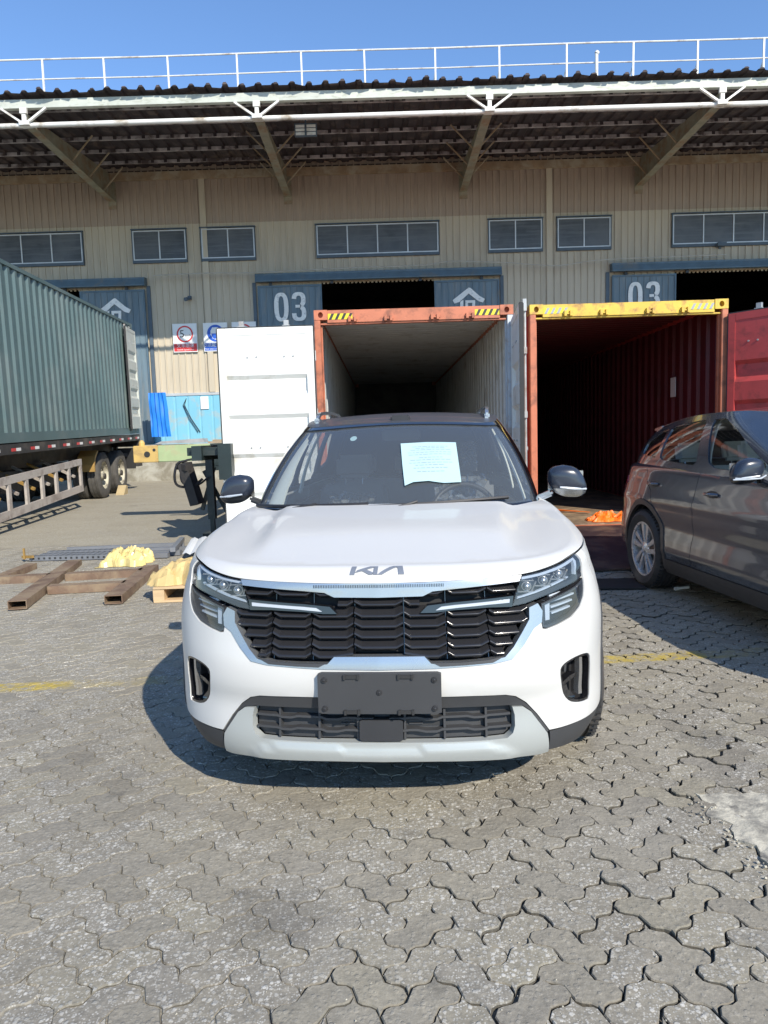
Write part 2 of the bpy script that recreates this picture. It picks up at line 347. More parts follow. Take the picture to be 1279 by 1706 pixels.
def brick_outline(horizontal):
    # clockwise-consistent loop of shared zigzag lattice edges
    def edge(a, b):
        (x0, y0), (x1, y1) = a, b; fl = (x1 < x0 or y1 < y0)
        if fl: a, b = b, a
        (x0, y0), (x1, y1) = a, b
        if y0 == y1: P = [(x0, y0), (x0+.24, y0+.105), (x0+.40, y0+.07), (x0+.60, y0-.07), (x0+.76, y0-.105)]; end = b
        else: P = [(x0, y0), (x0+.105, y0+.24), (x0+.07, y0+.40), (x0-.07, y0+.60), (x0-.105, y0+.76)]; end = b
        if fl: P = [end]+P[:0:-1]
        return P
    c = [(0, 0), (1, 0), (2, 0), (2, 1), (1, 1), (0, 1)] if horizontal else [(0, 0), (1, 0), (1, 1), (1, 2), (0, 2), (0, 1)]
    P = []
    for i in range(6): P += edge(c[i], c[(i+1) % 6])
    return P
BR = np.random.default_rng(11)
def brick_rings(horizontal, gap, bev=.028):
    P = np.array(brick_outline(horizontal))+BR.normal(0, .010, (30, 2)); return np.array(inset(P, gap+bev)), np.array(inset(P, gap))
RT = np.array([[math.cos(GAPR), -math.sin(GAPR)], [math.sin(GAPR), math.cos(GAPR)]])
def gapamt(x, y):    # joints open towards the right foreground, silted up on the left
    return float(max(.22*sstep(4.5, 2.5, y), sstep(-.7, 1.1, x+.30*math.sin(y*1.3)-.16*(y-2))))
cells = []
for i in range(-145, 165):
    for j in range(-145, 165):
        k = (i-j) % 4
        if k in (0, 3):
            h = (k == 0); c = np.array([i+1, j+.5]) if h else np.array([i+.5, j+1]); x, y = RT @ (c*A_)
            y += 1.0
            if .9 < y < 9.6 and abs(x) < .62*y+.9 and not (y > 8.6 and -.9 < x < 4.3): cells.append((y, x, i, j, h))
cells.sort()
def in_patch(x, y): return x > 1.20+.03*math.sin(y*9) and 1.9 < y < 2.60
# pieces shown largest: in view, nearest first
near = []; rest = []
for c in cells:
    y, x = c[0], c[1]
    if in_patch(x, y): continue
    vis = abs(x) < .535*y+.06 and y > 1.42 and not (-.9 < x < .9 and 2.75 < y < 7)
    (near if vis and len(near) < 300 else rest).append(c)
ground = MB()
xs = np.r_[-400, -120, -40, -16, np.arange(-9, 9.01, .12), 16, 40, 120, 400]; ys = np.r_[-200, -40, -8, -2, np.arange(.6, 9.6, .12), 12, 16, 20, 24, 30, 60, 150, 400, 1500]
V = []
for y in ys:
    for x in xs:
        inz = .6 <= y < 9.59 and -9 <= x <= 9
        if inz:
            g = gapamt(x, y); dz = -.0030-.014*g+.004*math.sin(x*31)*math.sin(y*23)
        else: dz = -.001
        V.append((x, y, gz(y)+dz))
nx_ = len(xs); ground.add(V, [(j*nx_+i, j*nx_+i+1, (j+1)*nx_+i+1, (j+1)*nx_+i) for j in range(len(ys)-1) for i in range(nx_-1)])
G_ = ground.build('ground', M_FILL, smooth=60, fix=False); a = G_.data.attributes.new('side', 'FLOAT', 'POINT'); a.data.foreach_set('value', [(.85*gapamt(x, y) if (.6 <= y < 9.59 and -9 <= x <= 9) else 0.) for x, y, z in V]); tag(G_, kind='structure')
TOPH = {}
def brick_mesh(h, gap, r):
    top, low = brick_rings(h, gap); c = (np.array([1, .5]) if h else np.array([.5, 1])); n = len(top)
    t3 = [(RT @ ((p-c)*A_)) for p in top]; l3 = [(RT @ ((p-c)*A_)) for p in low]
    V = [(p[0], p[1], 0) for p in t3]+[(p[0], p[1], -.004) for p in l3]+[(p[0], p[1], -.045) for p in l3]
    F_ = [tuple(range(n))]+[(n+i, n+(i+1) % n, (i+1) % n, i) for i in range(n)]+[(2*n+i, 2*n+(i+1) % n, n+(i+1) % n, n+i) for i in range(n)]
    me = bpy.data.meshes.new('paving_stone'); me.from_pydata(V, [], F_); me.update(); a = me.attributes.new('rnd', 'FLOAT', 'FACE'); a.data.foreach_set('value', [r]*len(F_)); a = me.attributes.new('side', 'FLOAT', 'FACE'); a.data.foreach_set('value', [0.]+[.35]*n+[.9]*n); return me
for h in (True, False):
    for g in range(5):
        for q in range(6): TOPH[h, g, q] = brick_mesh(h, .010+.0042*g, .5); TOPH[h, g, q].materials.append(M_STONE_O)
for (y, x, i, j, h) in near:
    g = gapamt(x, y); o = bpy.data.objects.new('paving_stone', TOPH[h, int(round(g*2.6+random.random()*1.4)), random.randrange(6)]); COL.objects.link(o); o.parent = G_
    o.location = (x+random.gauss(0, .0012)*(1+g), y+random.gauss(0, .0012)*(1+g), gz(y)+random.gauss(0, .0015)*(.4+g)); o.rotation_euler = (random.gauss(0, .013)*(.25+g), random.gauss(0, .013)*(.25+g), random.gauss(0, .012)*(.3+g))
V = []; F_ = []; RV = []; SV = []
for (y, x, i, j, h) in rest:
    g = gapamt(x, y); top, low = brick_rings(h, .011+.013*g+.012*random.random()); c = (np.array([1, .5]) if h else np.array([.5, 1])); n = len(top); k = len(V)
    r = random.random(); zz = gz(y)+random.gauss(0, .0016)*(.4+g); tx, ty = random.gauss(0, .012)*(.25+g), random.gauss(0, .012)*(.25+g)
    for ring, dz in ((top, 0), (low, -.004), (low, -.03)):
        for p in ring:
            q = RT @ ((p-c)*A_); V.append((x+q[0], y+q[1], zz+dz+q[0]*tx+q[1]*ty))
    fs = [tuple(range(k, k+n))]+[(k+n+a, k+n+(a+1) % n, k+(a+1) % n, k+a) for a in range(n)]+([(k+2*n+a, k+2*n+(a+1) % n, k+n+(a+1) % n, k+n+a) for a in range(n)] if y < 5 else [])
    F_ += fs; RV += [r]*len(fs); SV += [0.]+[.35*g]*n+[.9*g]*(len(fs)-1-n)
me = bpy.data.meshes.new('paving_stones'); me.from_pydata(V, [], F_); me.update(); a = me.attributes.new('rnd', 'FLOAT', 'FACE'); a.data.foreach_set('value', RV); a = me.attributes.new('side', 'FLOAT', 'FACE'); a.data.foreach_set('value', SV)
tag(link('paving_stones', me, M_STONE, G_), kind='stuff')
# broken concrete patch on the right
pp = [(1.14, 2.61), (1.18, 2.54), (1.12, 2.46), (1.19, 2.40), (1.15, 2.31), (1.21, 2.26), (1.17, 2.17), (1.23, 2.10), (1.20, 2.0), (1.30, 1.93), (2.4, 1.9), (2.9, 2.1), (2.9, 2.6), (2.0, 2.64), (1.6, 2.60)]
m_conc = pbr('old_concrete', (.50, .465, .37), .9, var=.22, vscale=5, dirt=(.16, .15, .13), dirtamt=.6, dscale=7, bump=.8, bscale=30)
pp2 = [(a+random.uniform(-.012, .012), b+random.uniform(-.012, .012)) for a, b in [tuple(q) for q in dens(pp, .035)]]
P, T = tri2d(pp2, [], .04)
zf = lambda x, y, o: np.stack([x, y, .007+.006*np.sin(x*13+y*7)*np.sin(y*17)+.004*np.sin(x*41)*np.cos(y*37)+o], -1)
V, Fc = surf_mesh(P, T, zf, 0, .04); me = bpy.data.meshes.new('concrete_patch'); me.from_pydata(V, [], Fc); me.update()
link('concrete_patch', me, m_conc, G_)
mb = MB()
for i in range(90):
    a = random.choice(pp2[:34]); x, y = a[0]+random.gauss(-.02, .025), a[1]+random.gauss(0, .02); r = random.uniform(.0015, .006)
    mb.box(-r, r, -r*.8, r*.8, -r*.6, r*.6, Matrix.Translation((x, y, .004)) @ Euler((random.random(), random.random(), random.random()*3)).to_matrix().to_4x4())
tag(mb.build('concrete_crumbs', m_conc, G_), kind='stuff')
gr = MB()
for i in range(900):
    y = 1.5+4.5*random.random()**1.5; x = random.uniform(-.55, .62)*y+.2; r = random.uniform(.0012, .0042)
    q = [(x+r*random.uniform(.6, 1.2)*math.cos(a), y+r*random.uniform(.6, 1.2)*math.sin(a), gz(y)) for a in (0, 2.1, 4.2)]; gr.add(q+[(x, y, gz(y)+r*.9)], [(0, 1, 3), (1, 2, 3), (2, 0, 3)])
tag(gr.build('grit', m_conc, G_), kind='stuff')
# ================================================================ warehouse
WY = 25.8; PX = 12.3; DZ = 1.36
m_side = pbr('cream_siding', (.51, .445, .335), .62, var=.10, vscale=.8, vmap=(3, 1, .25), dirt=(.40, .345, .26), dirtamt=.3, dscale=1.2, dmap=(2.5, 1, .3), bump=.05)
m_sidet = pbr('shaded_siding', (.38, .30, .23), .62, var=.12, vscale=.8, vmap=(3, 1, .25), dirt=(.25, .20, .165), dirtamt=.4, dscale=1.2, dmap=(2.5, 1, .3))  # top band of the siding, canopy shade painted in as darker brown
m_blue = pbr('blue_leaf', (.125, .18, .215), .55, var=.22, vscale=.9, vmap=(4, 1, .4), dirt=(.20, .22, .22), dirtamt=.45, dscale=2, dmap=(3, 1, .4))
m_blueh = pbr('blue_steel', (.08, .13, .17), .5, var=.15, dirt=(.16, .15, .13), dirtamt=.2)
m_cyan = pbr('cyan_panel', (.19, .47, .60), .5, var=.07, vscale=.8, dirt=(.42, .42, .36), dirtamt=.35, dscale=1.5)
m_frame = pbr('aluminium_frame', (.55, .56, .55), .4, metal=.3, var=.1)
m_winf = pbr('grey_blue_frame', (.08, .11, .14), .6)
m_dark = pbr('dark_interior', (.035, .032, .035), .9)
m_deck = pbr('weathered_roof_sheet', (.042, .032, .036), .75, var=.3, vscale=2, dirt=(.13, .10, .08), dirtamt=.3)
m_white = pbr('peeling_white_paint', (.50, .53, .47), .55, var=.1, vscale=2, dirt=(.34, .36, .29), dirtamt=.3, dscale=3.5, dmap=(1, 1, 3), bump=.1)
m_pipe = pbr('white_pipe', (.72, .72, .68), .35, var=.06, dirt=(.36, .3, .22), dirtamt=.35, dscale=2)
m_olive = pbr('olive_beam_paint', (.27, .26, .19), .6, var=.2, dirt=(.25, .16, .09), dirtamt=.5, dscale=2.5)
m_rustb = pbr('rusty_beam', (.32, .23, .14), .75, var=.25, dirt=(.42, .36, .26), dirtamt=.6, dscale=2)
m_conc2 = pbr('dock_concrete', (.42, .405, .34), .88, var=.14, vscale=1.2, dirt=(.22, .20, .15), dirtamt=.8, dscale=1.6, bump=.3, bscale=12)
m_black = pbr('black_plastic', (.018, .018, .020), .45, bump=.05, bscale=400)
m_rubber = pbr('rubber', (.020, .020, .020), .8, var=.15)
WH = empty('warehouse', (0, WY, 0), label='long warehouse in cream ribbed siding with blue sliding doors and a deep canopy', cat='warehouse')
def wpart(mb, name, m, parent=None, **k): return mb.build(name, m, parent or WH, **k)
# local coords: x, y (0 = wall face, minus is towards us), z
doors = [(-1.93-PX, 1.98-PX), (-1.93, 1.98), (-1.93+PX, 1.98+PX)]
ZH = 6.86
cache = {}
def siding(x0, x1, z0, z1, m, name='siding_panel'):
    n = max(1, round((x1-x0)/.9)); w_ = (x1-x0)/n
    for i in range(n):
        k = (round(w_, 3), z0, z1, m.name)
        if k not in cache:
            b_ = MB(); p = ribs(w_, w_/4, .032, .20, .035); b_.sheet(p, z0, z1, lambda u, d, h: (u, -.032+d if 1 else 0, h)); cache[k] = b_.mesh(name, fix=False); cache[k].materials.append(m)
        link(name, cache[k], None, WH, (x0+i*w_, random.uniform(-.004, .004), 0))
edges = [-26.0, doors[0][0], doors[0][1], doors[1][0], doors[1][1], doors[2][0], doors[2][1], 26.0]
for i in range(0, 7, 2):
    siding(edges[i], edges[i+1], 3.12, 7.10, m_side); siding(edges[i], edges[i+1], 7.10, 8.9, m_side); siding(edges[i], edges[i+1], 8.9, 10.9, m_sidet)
    b_ = MB(); x0, x1 = edges[i], edges[i+1]; b_.sheet(ribs(x1-x0, .45, .012, .85, .05), DZ, 3.06, lambda u, d, h: (x0+u, -.03+d, h)); wpart(b_, 'cyan_base_panel', m_cyan, fix=False)
    b_ = MB(); b_.box(x0, x1, -.055, .0, 3.05, 3.14); wpart(b_, 'drip_flashing', m_frame)
for i in range(1, 7, 2):
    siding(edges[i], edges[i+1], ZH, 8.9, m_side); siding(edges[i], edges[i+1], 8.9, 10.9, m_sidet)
# vertical cover flashings at columns
for x in (-5.92-PX, -5.92, 6.0, 6.0+PX):
    z0 = 3.15
    b_ = MB(); b_.box(x-.10, x+.10, -.075, -.03, z0, 10.6); wpart(b_, 'cover_strip', m_side if z0 > 0 else m_side)
# sliding doors
def flattext(s, size, fn, name, m, parent, ex=.004, res=3, align='CENTER'):
    c = bpy.data.curves.new(name, 'FONT'); c.body = s; c.size = size; c.align_x = align; c.align_y = 'CENTER'; c.resolution_u = res; c.extrude = ex
    o = bpy.data.objects.new(name, c); COL.objects.link(o); bpy.context.view_layer.update()
    me = bpy.data.meshes.new_from_object(o.evaluated_get(bpy.context.evaluated_depsgraph_get())); bpy.data.objects.remove(o)
    n = len(me.vertices); co = np.empty(n*3); me.vertices.foreach_get('co', co); co = co.reshape(-1, 3)
    if n: co = np.array([fn(*q) for q in co]); me.vertices.foreach_set('co', co.ravel()); me.update()
    return link(name, me, m, parent)
m_stencil = pbr('stencil_white', (.80, .81, .78), .7, var=.06, vscale=5, dirt=(.42, .46, .48), dirtamt=.25, dscale=12)
def strokes(polys, fn, name, m, parent, d0, d1):
    b_ = MB()
    for p in polys: b_.prism(p, d0, d1, fn)
    return b_.build(name, m, parent)
def ring_poly(cx, cy, rx, ry, tx, ty, a0, a1, n=18):
    A = [math.radians(a0+(a1-a0)*i/n) for i in range(n+1)]
    sp = lambda v: math.copysign(abs(v)**.75, v)
    o = [(cx+rx*sp(math.cos(a)), cy+ry*sp(math.sin(a))) for a in A]; q = [(cx+(rx-tx)*sp(math.cos(a)), cy+(ry-ty)*sp(math.sin(a))) for a in A]; return o, q
def ringquads(o, q): return [[o[i], o[i+1], q[i+1], q[i]] for i in range(len(o)-1)]
def digits03(cx, cz, parent):
    Q = []; H_ = .49; pn_ = lambda Q: strokes(Q, lambda u, v, d: (cx+u, d, cz+v), 'painted_digit', m_stencil, parent, -.052, -.046)
    o, q = ring_poly(-.31, 0, .25, H_, .155, .12, 0, 360, 28); Q += ringquads(o, q); pn_(Q); Q = []
    o, q = ring_poly(.30, .235, .24, .255, .155, .12, -70, 175, 18); Q += ringquads(o, q)
    o, q = ring_poly(.30, -.225, .25, .265, .155, .12, -180, 75, 18); Q += ringquads(o, q)
    Q.append([(.18, -.035), (.34, -.035), (.34, .06), (.18, .06)])
    return pn_(Q)
def cang(cx, cz, parent):
    Q = [[(-.56, .06), (-.50, -.06), (-.33, -.01), (.0, .27), (.0, .47)], [(.0, .47), (.0, .27), (.33, .0), (.49, -.05), (.56, .07), (.38, .17), (.06, .46)],
         [(-.30, .0), (-.19, .06), (-.20, -.60), (-.34, -.66)], [(-.12, .04), (.22, .04), (.22, -.05), (-.12, -.05)], [(.12, -.05), (.22, -.05), (.20, -.34), (.10, -.32)], [(-.02, -.26), (.11, -.34), (.06, -.40), (-.06, -.33)],
         [(-.12, -.05), (-.03, -.05), (-.03, -.55), (-.12, -.55)], [(-.12, -.55), (.36, -.55), (.36, -.64), (-.12, -.64)], [(.36, -.64), (.45, -.62), (.44, -.42), (.35, -.46)]]
    return strokes(Q, lambda u, v, d: (cx+u, d, cz+v), 'painted_character', m_stencil, parent, -.052, -.046)
for k, (a, b) in enumerate(doors):
    for side, (x0, x1) in (('L', (a-2.22, a)), ('R', (b, b+2.25))):
        lf = empty('sliding_door', (0, -.11, 0), parent=WH)
        n = 10; w_ = (x1-x0)/n
        bb = MB(); bb.sheet(ribs(x1-x0-.1, w_, .022, .16, .03, 0), DZ+.1, 6.66, lambda u, d, h: (x0+.05+u, -.032+d, h)); bb.build('ribbed_skin', m_blue, lf, fix=False)
        bb = MB()
        for q in ((x0, x0+.055, DZ+.05, 6.72), (x1-.055, x1, DZ+.05, 6.72)): bb.box(q[0], q[1], -.045, .03, q[2], q[3])
        bb.box(x0+.055, x1-.055, -.043, .03, 6.655, 6.72); bb.box(x0+.055, x1-.055, -.043, .03, DZ+.05, DZ+.13); bb.build('door_frame', m_blueh, lf)
        (digits03 if side == 'L' else cang)((x0+x1)/2-(.0 if side == 'L' else -.06), 5.98, lf)
    h = MB(); h.prism([(-.30, 7.10), (-.30, 7.04), (-.34, 6.86), (-.34, 6.82), (-.05, 6.84), (-.05, 7.12)], a-2.27, b+2.32, lambda u, v, d: (d, u, v)); wpart(h, 'door_track_hood', m_blueh)
    for q in (.06, .31, .67, .92):
        h = MB(); x = a-2.27+q*(b-a+4.59); h.box(x-.05, x+.05, -.2, -.12, 6.72, 6.85); wpart(h, 'track_hanger', m_black)
    h = MB(); h.box(a-.01, b+.01, -.03, .05, 6.80, 6.90)
    for x in np.arange(a+.05, b, .14): h.box(x, x+.07, -.045, -.035, 6.74, 6.80)
    wpart(h, 'door_lintel', m_rustb)
    for x in (a-2.35, b+2.36):
        h = MB(); h.box(x-.06, x+.06, -.06, .0, 3.15, 6.85); wpart(h, 'jamb_strip', m_winf)
# windows
m_glassw = pbr('dusty_window_glass', (.075, .077, .078), .32, spec=.45, var=.5, vscale=.7, dirt=(.115, .116, .115), dirtamt=.5, dscale=1.1, dmap=(.5, 1, 9), rvar=.1)
m_blind = pbr('pale_blind', (.30, .31, .31), .7)
def window(x0, x1, n, z0=7.74, z1=8.70):
    e = empty('window', (0, 0, 0), parent=WH); f = MB(); t_ = .035
    f.box(x0-.05, x1+.05, -.10, -.02, z0-.13, z0-.035); f.box(x0-.07, x1+.07, -.12, -.02, z1+.03, z1+.06); f.box(x0-.05, x0-.02, -.10, -.02, z0-.03, z1+.03); f.box(x1+.02, x1+.05, -.10, -.02, z0-.03, z1+.03)
    f.build('outer_trim', m_winf, e)
    f = MB(); f.box(x0-.02, x1+.02, -.085, -.03, z1-t_, z1); f.box(x0-.02, x1+.02, -.085, -.03, z0-.03, z0+t_-.03); w_ = (x1-x0)/n
    for i in range(n+1):
        x = x0+i*w_; f.box(max(x-.02, x0-.02), min(x+.02, x1+.02), -.087, -.031, z0, z1-t_)
    f.build('frame', m_frame, e)
    for i in range(n):
        f = MB(); f.box(x0+i*w_+.02, x0+(i+1)*w_-.02, -.062, -.058, z0, z1-t_); f.build('pane', m_glassw, e)
for k in (-1, 0, 1):
    window(-2.02+k*PX, 2.14+k*PX, 4)
    window(3.93+k*PX, 5.72+k*PX, 2); window(6.30+k*PX, 8.09+k*PX, 2)
window(-8.37-PX*1, -6.6-PX*1, 2)
# shell: dark hall behind, roof, end walls
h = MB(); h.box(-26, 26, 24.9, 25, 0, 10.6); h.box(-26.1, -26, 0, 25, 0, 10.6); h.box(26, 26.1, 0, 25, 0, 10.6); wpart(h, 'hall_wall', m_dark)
h = MB(); h.box(-26, 26, .06, 25, DZ-.1, DZ); wpart(h, 'hall_floor', m_conc2)
h = MB(); h.box(-26.1, 26.1, -.02, 25, 10.6, 10.7); wpart(h, 'hall_roof', m_deck)
# dock
DK = MB(); DK.box(-26, 26, -2.8, -.0, -1.0, DZ-.12); dk = DK.build('loading_dock', m_conc2, WH)
DK = MB(); DK.box(-26, 26, -2.84, -.0, DZ-.12, DZ-.0); DK.build('dock_kerb', m_conc2, WH)
# canopy: y -6.1 .. 0
CA = empty('canopy', (0, 0, 0), parent=WH)
zf0, zf1 = 10.42, 10.80       # deck underside at front / at wall
prof = ribs(52, .43, .055, .62, .10, -26)
def jag(u): return .07*math.sin(u*3.1)+.05*math.sin(u*7.7+1)+.04*math.sin(u*17.3)
r_ = MB(); K = 6
for j in range(K): pass
kk = len(prof); V = []
for j, yy in enumerate((-6.30, -5.0, -3, -1, .2)):
    for (u, d) in prof: V.append((u, yy+(jag(u)*.55 if j == 0 else 0), zf0+(zf1-zf0)*(yy+6.42)/6.6+d+(jag(u*1.7)*.05 if j == 0 else 0)))
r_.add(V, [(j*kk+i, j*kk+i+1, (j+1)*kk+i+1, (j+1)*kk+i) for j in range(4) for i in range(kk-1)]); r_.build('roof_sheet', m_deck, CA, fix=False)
rc = MB()
for i in range(int(52/.43)):
    u = -26+(i+.8)*52/round(52/.43); yy = -6.30+jag(u)*.5; hh_ = random.uniform(.02, .065); rc.prism([(-.07, 0), (.07, 0), (.03, hh_), (-.04, hh_*.9)], yy-.03+random.uniform(-.03, .04), yy+.28, lambda a, b, d: (u+a, d, zf0+.045+b+jag(u*1.7)*.04))
tag(rc.build('ridge_cap', m_deck, CA), kind='stuff')
for j in range(5):
    yy = -5.35+j*1.12; z = zf0+(zf1-zf0)*(yy+6.42)/6.6-.10
    p_ = MB(); p_.box(-26, 26, yy, yy+.02, z+.005, z+.085); p_.box(-26, 26, yy, yy+.07, z-.01, z+.005); p_.build('purlin', pbr('purlin_steel', (.42, .39, .39), .6, var=.3, vscale=3, dirt=(.09, .07, .07), dirtamt=.6), CA)
# hanging sheet clips that break the purlin line, as the deck ribs do
cl = MB()
for j in range(5):
    yy = -5.35+j*1.12; z = zf0+(zf1-zf0)*(yy+6.42)/6.6-.10
    for i in range(int(52/.43)):
        u = -26+(i+.5)*52/round(52/.43); cl.box(u-.05, u+.05, yy-.012, yy-.002, z-.005, z+.09)
tag(cl.build('rib_stops', m_deck, CA), kind='stuff')
f_ = MB(); f_.box(-26, 26, -6.12, -6.06, 10.17, 10.35); f_.box(-26, 26, -6.12, -5.98, 10.14, 10.17); f_.build('fascia_beam', m_white, CA)
g_ = MB(); g_.tube([(-26, -6.05, 9.73), (26, -6.05, 9.75)], .062, 12); g_.build('edge_tube', m_pipe, CA, smooth=40)
l_ = MB(); l_.box(-26, 26, -.14, -.04, 10.36, 10.62); l_.build('ledger_beam', m_rustb, CA)
for k in range(-4, 5):
    x = 6.03*k-2.98+.0*k
    e = empty('cantilever_beam', (x, 0, 0), parent=CA)
    b_ = MB(); za, zb = 9.85, 9.62
    def yz(y): return (zb+(za-zb)*(y+6.05)/6.05)
    b_.add([(sx, y, z) for sx in (-.006, .006) for (y, z) in ((-.05, 9.72), (-.05, 10.6), (-6.0, 10.05), (-6.0, 9.80))], [(0, 1, 2, 3), (7, 6, 5, 4), (0, 4, 5, 1), (1, 5, 6, 2), (2, 6, 7, 3), (3, 7, 4, 0)])
    b_.build('web', m_olive, e)
    b_ = MB(); b_.add([(sx, y, z+dz) for sx in (-.12, .12) for (y, z) in ((-.05, 9.70), (-6.05, 9.785)) for dz in (-.014, .014)], [(0, 1, 3, 2), (4, 6, 7, 5), (0, 4, 5, 1), (2, 3, 7, 6), (0, 2, 6, 4), (1, 5, 7, 3)]); b_.build('bottom_flange', m_olive, e)
    b_ = MB(); b_.box(-.14, .14, -.05, -.03, 9.45, 10.6); b_.build('end_plate', m_olive, e)
    for yy in (-.9, -2.1, -3.4):
        z = 9.78
        b_ = MB()
        for sx in (-1, 1): b_.bar((sx*.03, yy, z), (sx*.75, yy-.1, 10.48+.05*0), .035)
        b_.build('knee_brace', m_rustb, e)
    b_ = MB()
    for sx in (-1, 1): b_.bar((sx*.06, -6.14, 9.76), (sx*.58, -6.14, 10.12), .07, .05)
    b_.box(-.13, .13, -6.2, -5.95, 9.70, 9.80); b_.box(-.05, .05, -6.18, -6.1, 9.8, 10.12); b_.box(-.09, .09, -6.2, -6.13, 9.98, 10.12); b_.build('edge_bracket', m_pipe, e)
# roof guard rail
RL = empty('guard_rail', (0, WY-5.5, 0), label='long white tubular guard rail standing along the roof edge', cat='guard rail')
for z, r in ((11.62, .022), (11.12, .018)):
    b_ = MB(); b_.tube([(-26+i*2, 0, z+.01*math.sin(i*1.7)) for i in range(27)], r, 6); b_.build('rail', m_pipe, RL)
for k in range(-15, 16):
    x = -8.57+1.745*k+8.6-.1
    b_ = MB(); b_.box(-.022, .022, -.022, .022, 10.45, 11.61); b_.bar((0, .02, 11.05), (-.07, .25, 10.6), .025); b_.build('post', m_pipe, RL, loc=(x, 0, 0), rot=(0, random.uniform(-.008, .008), 0))
b_ = MB(); b_.tube([(6.0, 0, 10.5), (6.0, 0, 11.33)], .045, 8); b_.tube([(6.0, 0, 11.33), (6.03, 0, 11.38)], .06, 8); tag(b_.build('vent_pipe', m_pipe, loc=(0, WY-5.55, 0)), 'short white pipe sticking up beside the roof guard rail', 'pipe')
# under-canopy lamp
LP = empty('floodlight', (-1.87, 21.2, 10.0), label='white louvred light fitting hung under the canopy beside the second beam', cat='light')
b_ = MB(); b_.box(-.31, .31, -.04, .04, -.17, .17)
b_.build('housing', m_winf, LP)
for sx in (-1, 1):
    for r in range(3):
        b_ = MB(); x0 = -.28 if sx < 0 else .03; b_.box(x0, x0+.25, -.065, -.04, -.145+r*.10, -.075+r*.10); b_.build('louvre', m_pipe, LP)
b_ = MB(); b_.box(-.02, .02, -.02, .02, .17, .45); b_.build('bracket', m_winf, LP)
# conduit
b_ = MB(); pts = [(-7.66, 7.12), (-6.0, 7.15), (-4.12, 7.12), (-1.0, 7.18), (1.5, 7.20), (2.6, 7.30), (4.41, 7.20), (6.2, 7.05), (7.85, 7.20), (12, 7.25)]
b_.tube([(x, 0, z) for x, z in [tuple(q) for q in catmull(pts, 8)]], .02, 6); tag(b_.build('wall_cable', pbr('grey_cable', (.42, .40, .35), .5), loc=(0, WY-.38, 0)), 'thin grey cable sagging along the siding above the doors', 'cable')
b_ = MB(); b_.tube([(0, 0, 0), (0, -.05, -.25), (0, 0, -.3)], .012, 6); b_.box(-.06, .06, -.10, -.0, -.42, -.30); b_.tube([(0, -.06, -.38), (-.08, -.34, -.46)], [.055, .065], 10); b_.tube([(0, 0, .0), (0, 0, .45)], .012, 6)
cc = b_.build('security_camera', m_winf, loc=(-6.52, WY-.08, 6.75)); tag(cc, 'small grey security camera on the siding above the signs', 'camera')
# the small lamp below the right window
b_ = MB(); b_.box(-.15, .15, -.26, -.05, 7.58, 7.70); b_.box(-.04, .04, -.1, -.04, 7.52, 7.76); tag(b_.build('wall_lamp', m_winf, loc=(11.9, WY, 0)), 'small dark lamp housing under the far right window', 'lamp')
# ------------------------------------------------ safety signs
m_sgw = pbr('sign_white', (.78, .79, .77), .4, var=.03); m_sgr = pbr('sign_red', (.62, .035, .035), .45, var=.05); m_sgb = pbr('sign_blue', (.02, .10, .50), .45, var=.05); m_sgk = pbr('sign_black', (.03, .03, .03), .5)
def disc(cx, cz, r, m, name, parent, d, r0=0, squash=1):
    b_ = MB(); n = 40
    if r0: Q = [[(cx+r*math.cos(2*math.pi*i/n), cz+r*math.sin(2*math.pi*i/n)), (cx+r*math.cos(2*math.pi*(i+1)/n), cz+r*math.sin(2*math.pi*(i+1)/n)), (cx+r0*math.cos(2*math.pi*(i+1)/n), cz+r0*math.sin(2*math.pi*(i+1)/n)), (cx+r0*math.cos(2*math.pi*i/n), cz+r0*math.sin(2*math.pi*i/n))] for i in range(n)]
    else: Q = [[(cx+r*math.cos(2*math.pi*i/n), cz+r*squash*math.sin(2*math.pi*i/n)) for i in range(n)]]
    for q in Q: b_.prism(q, -d, -d+.003, lambda u, v, e: (u, e, v))
    return b_.build(name, m, parent)
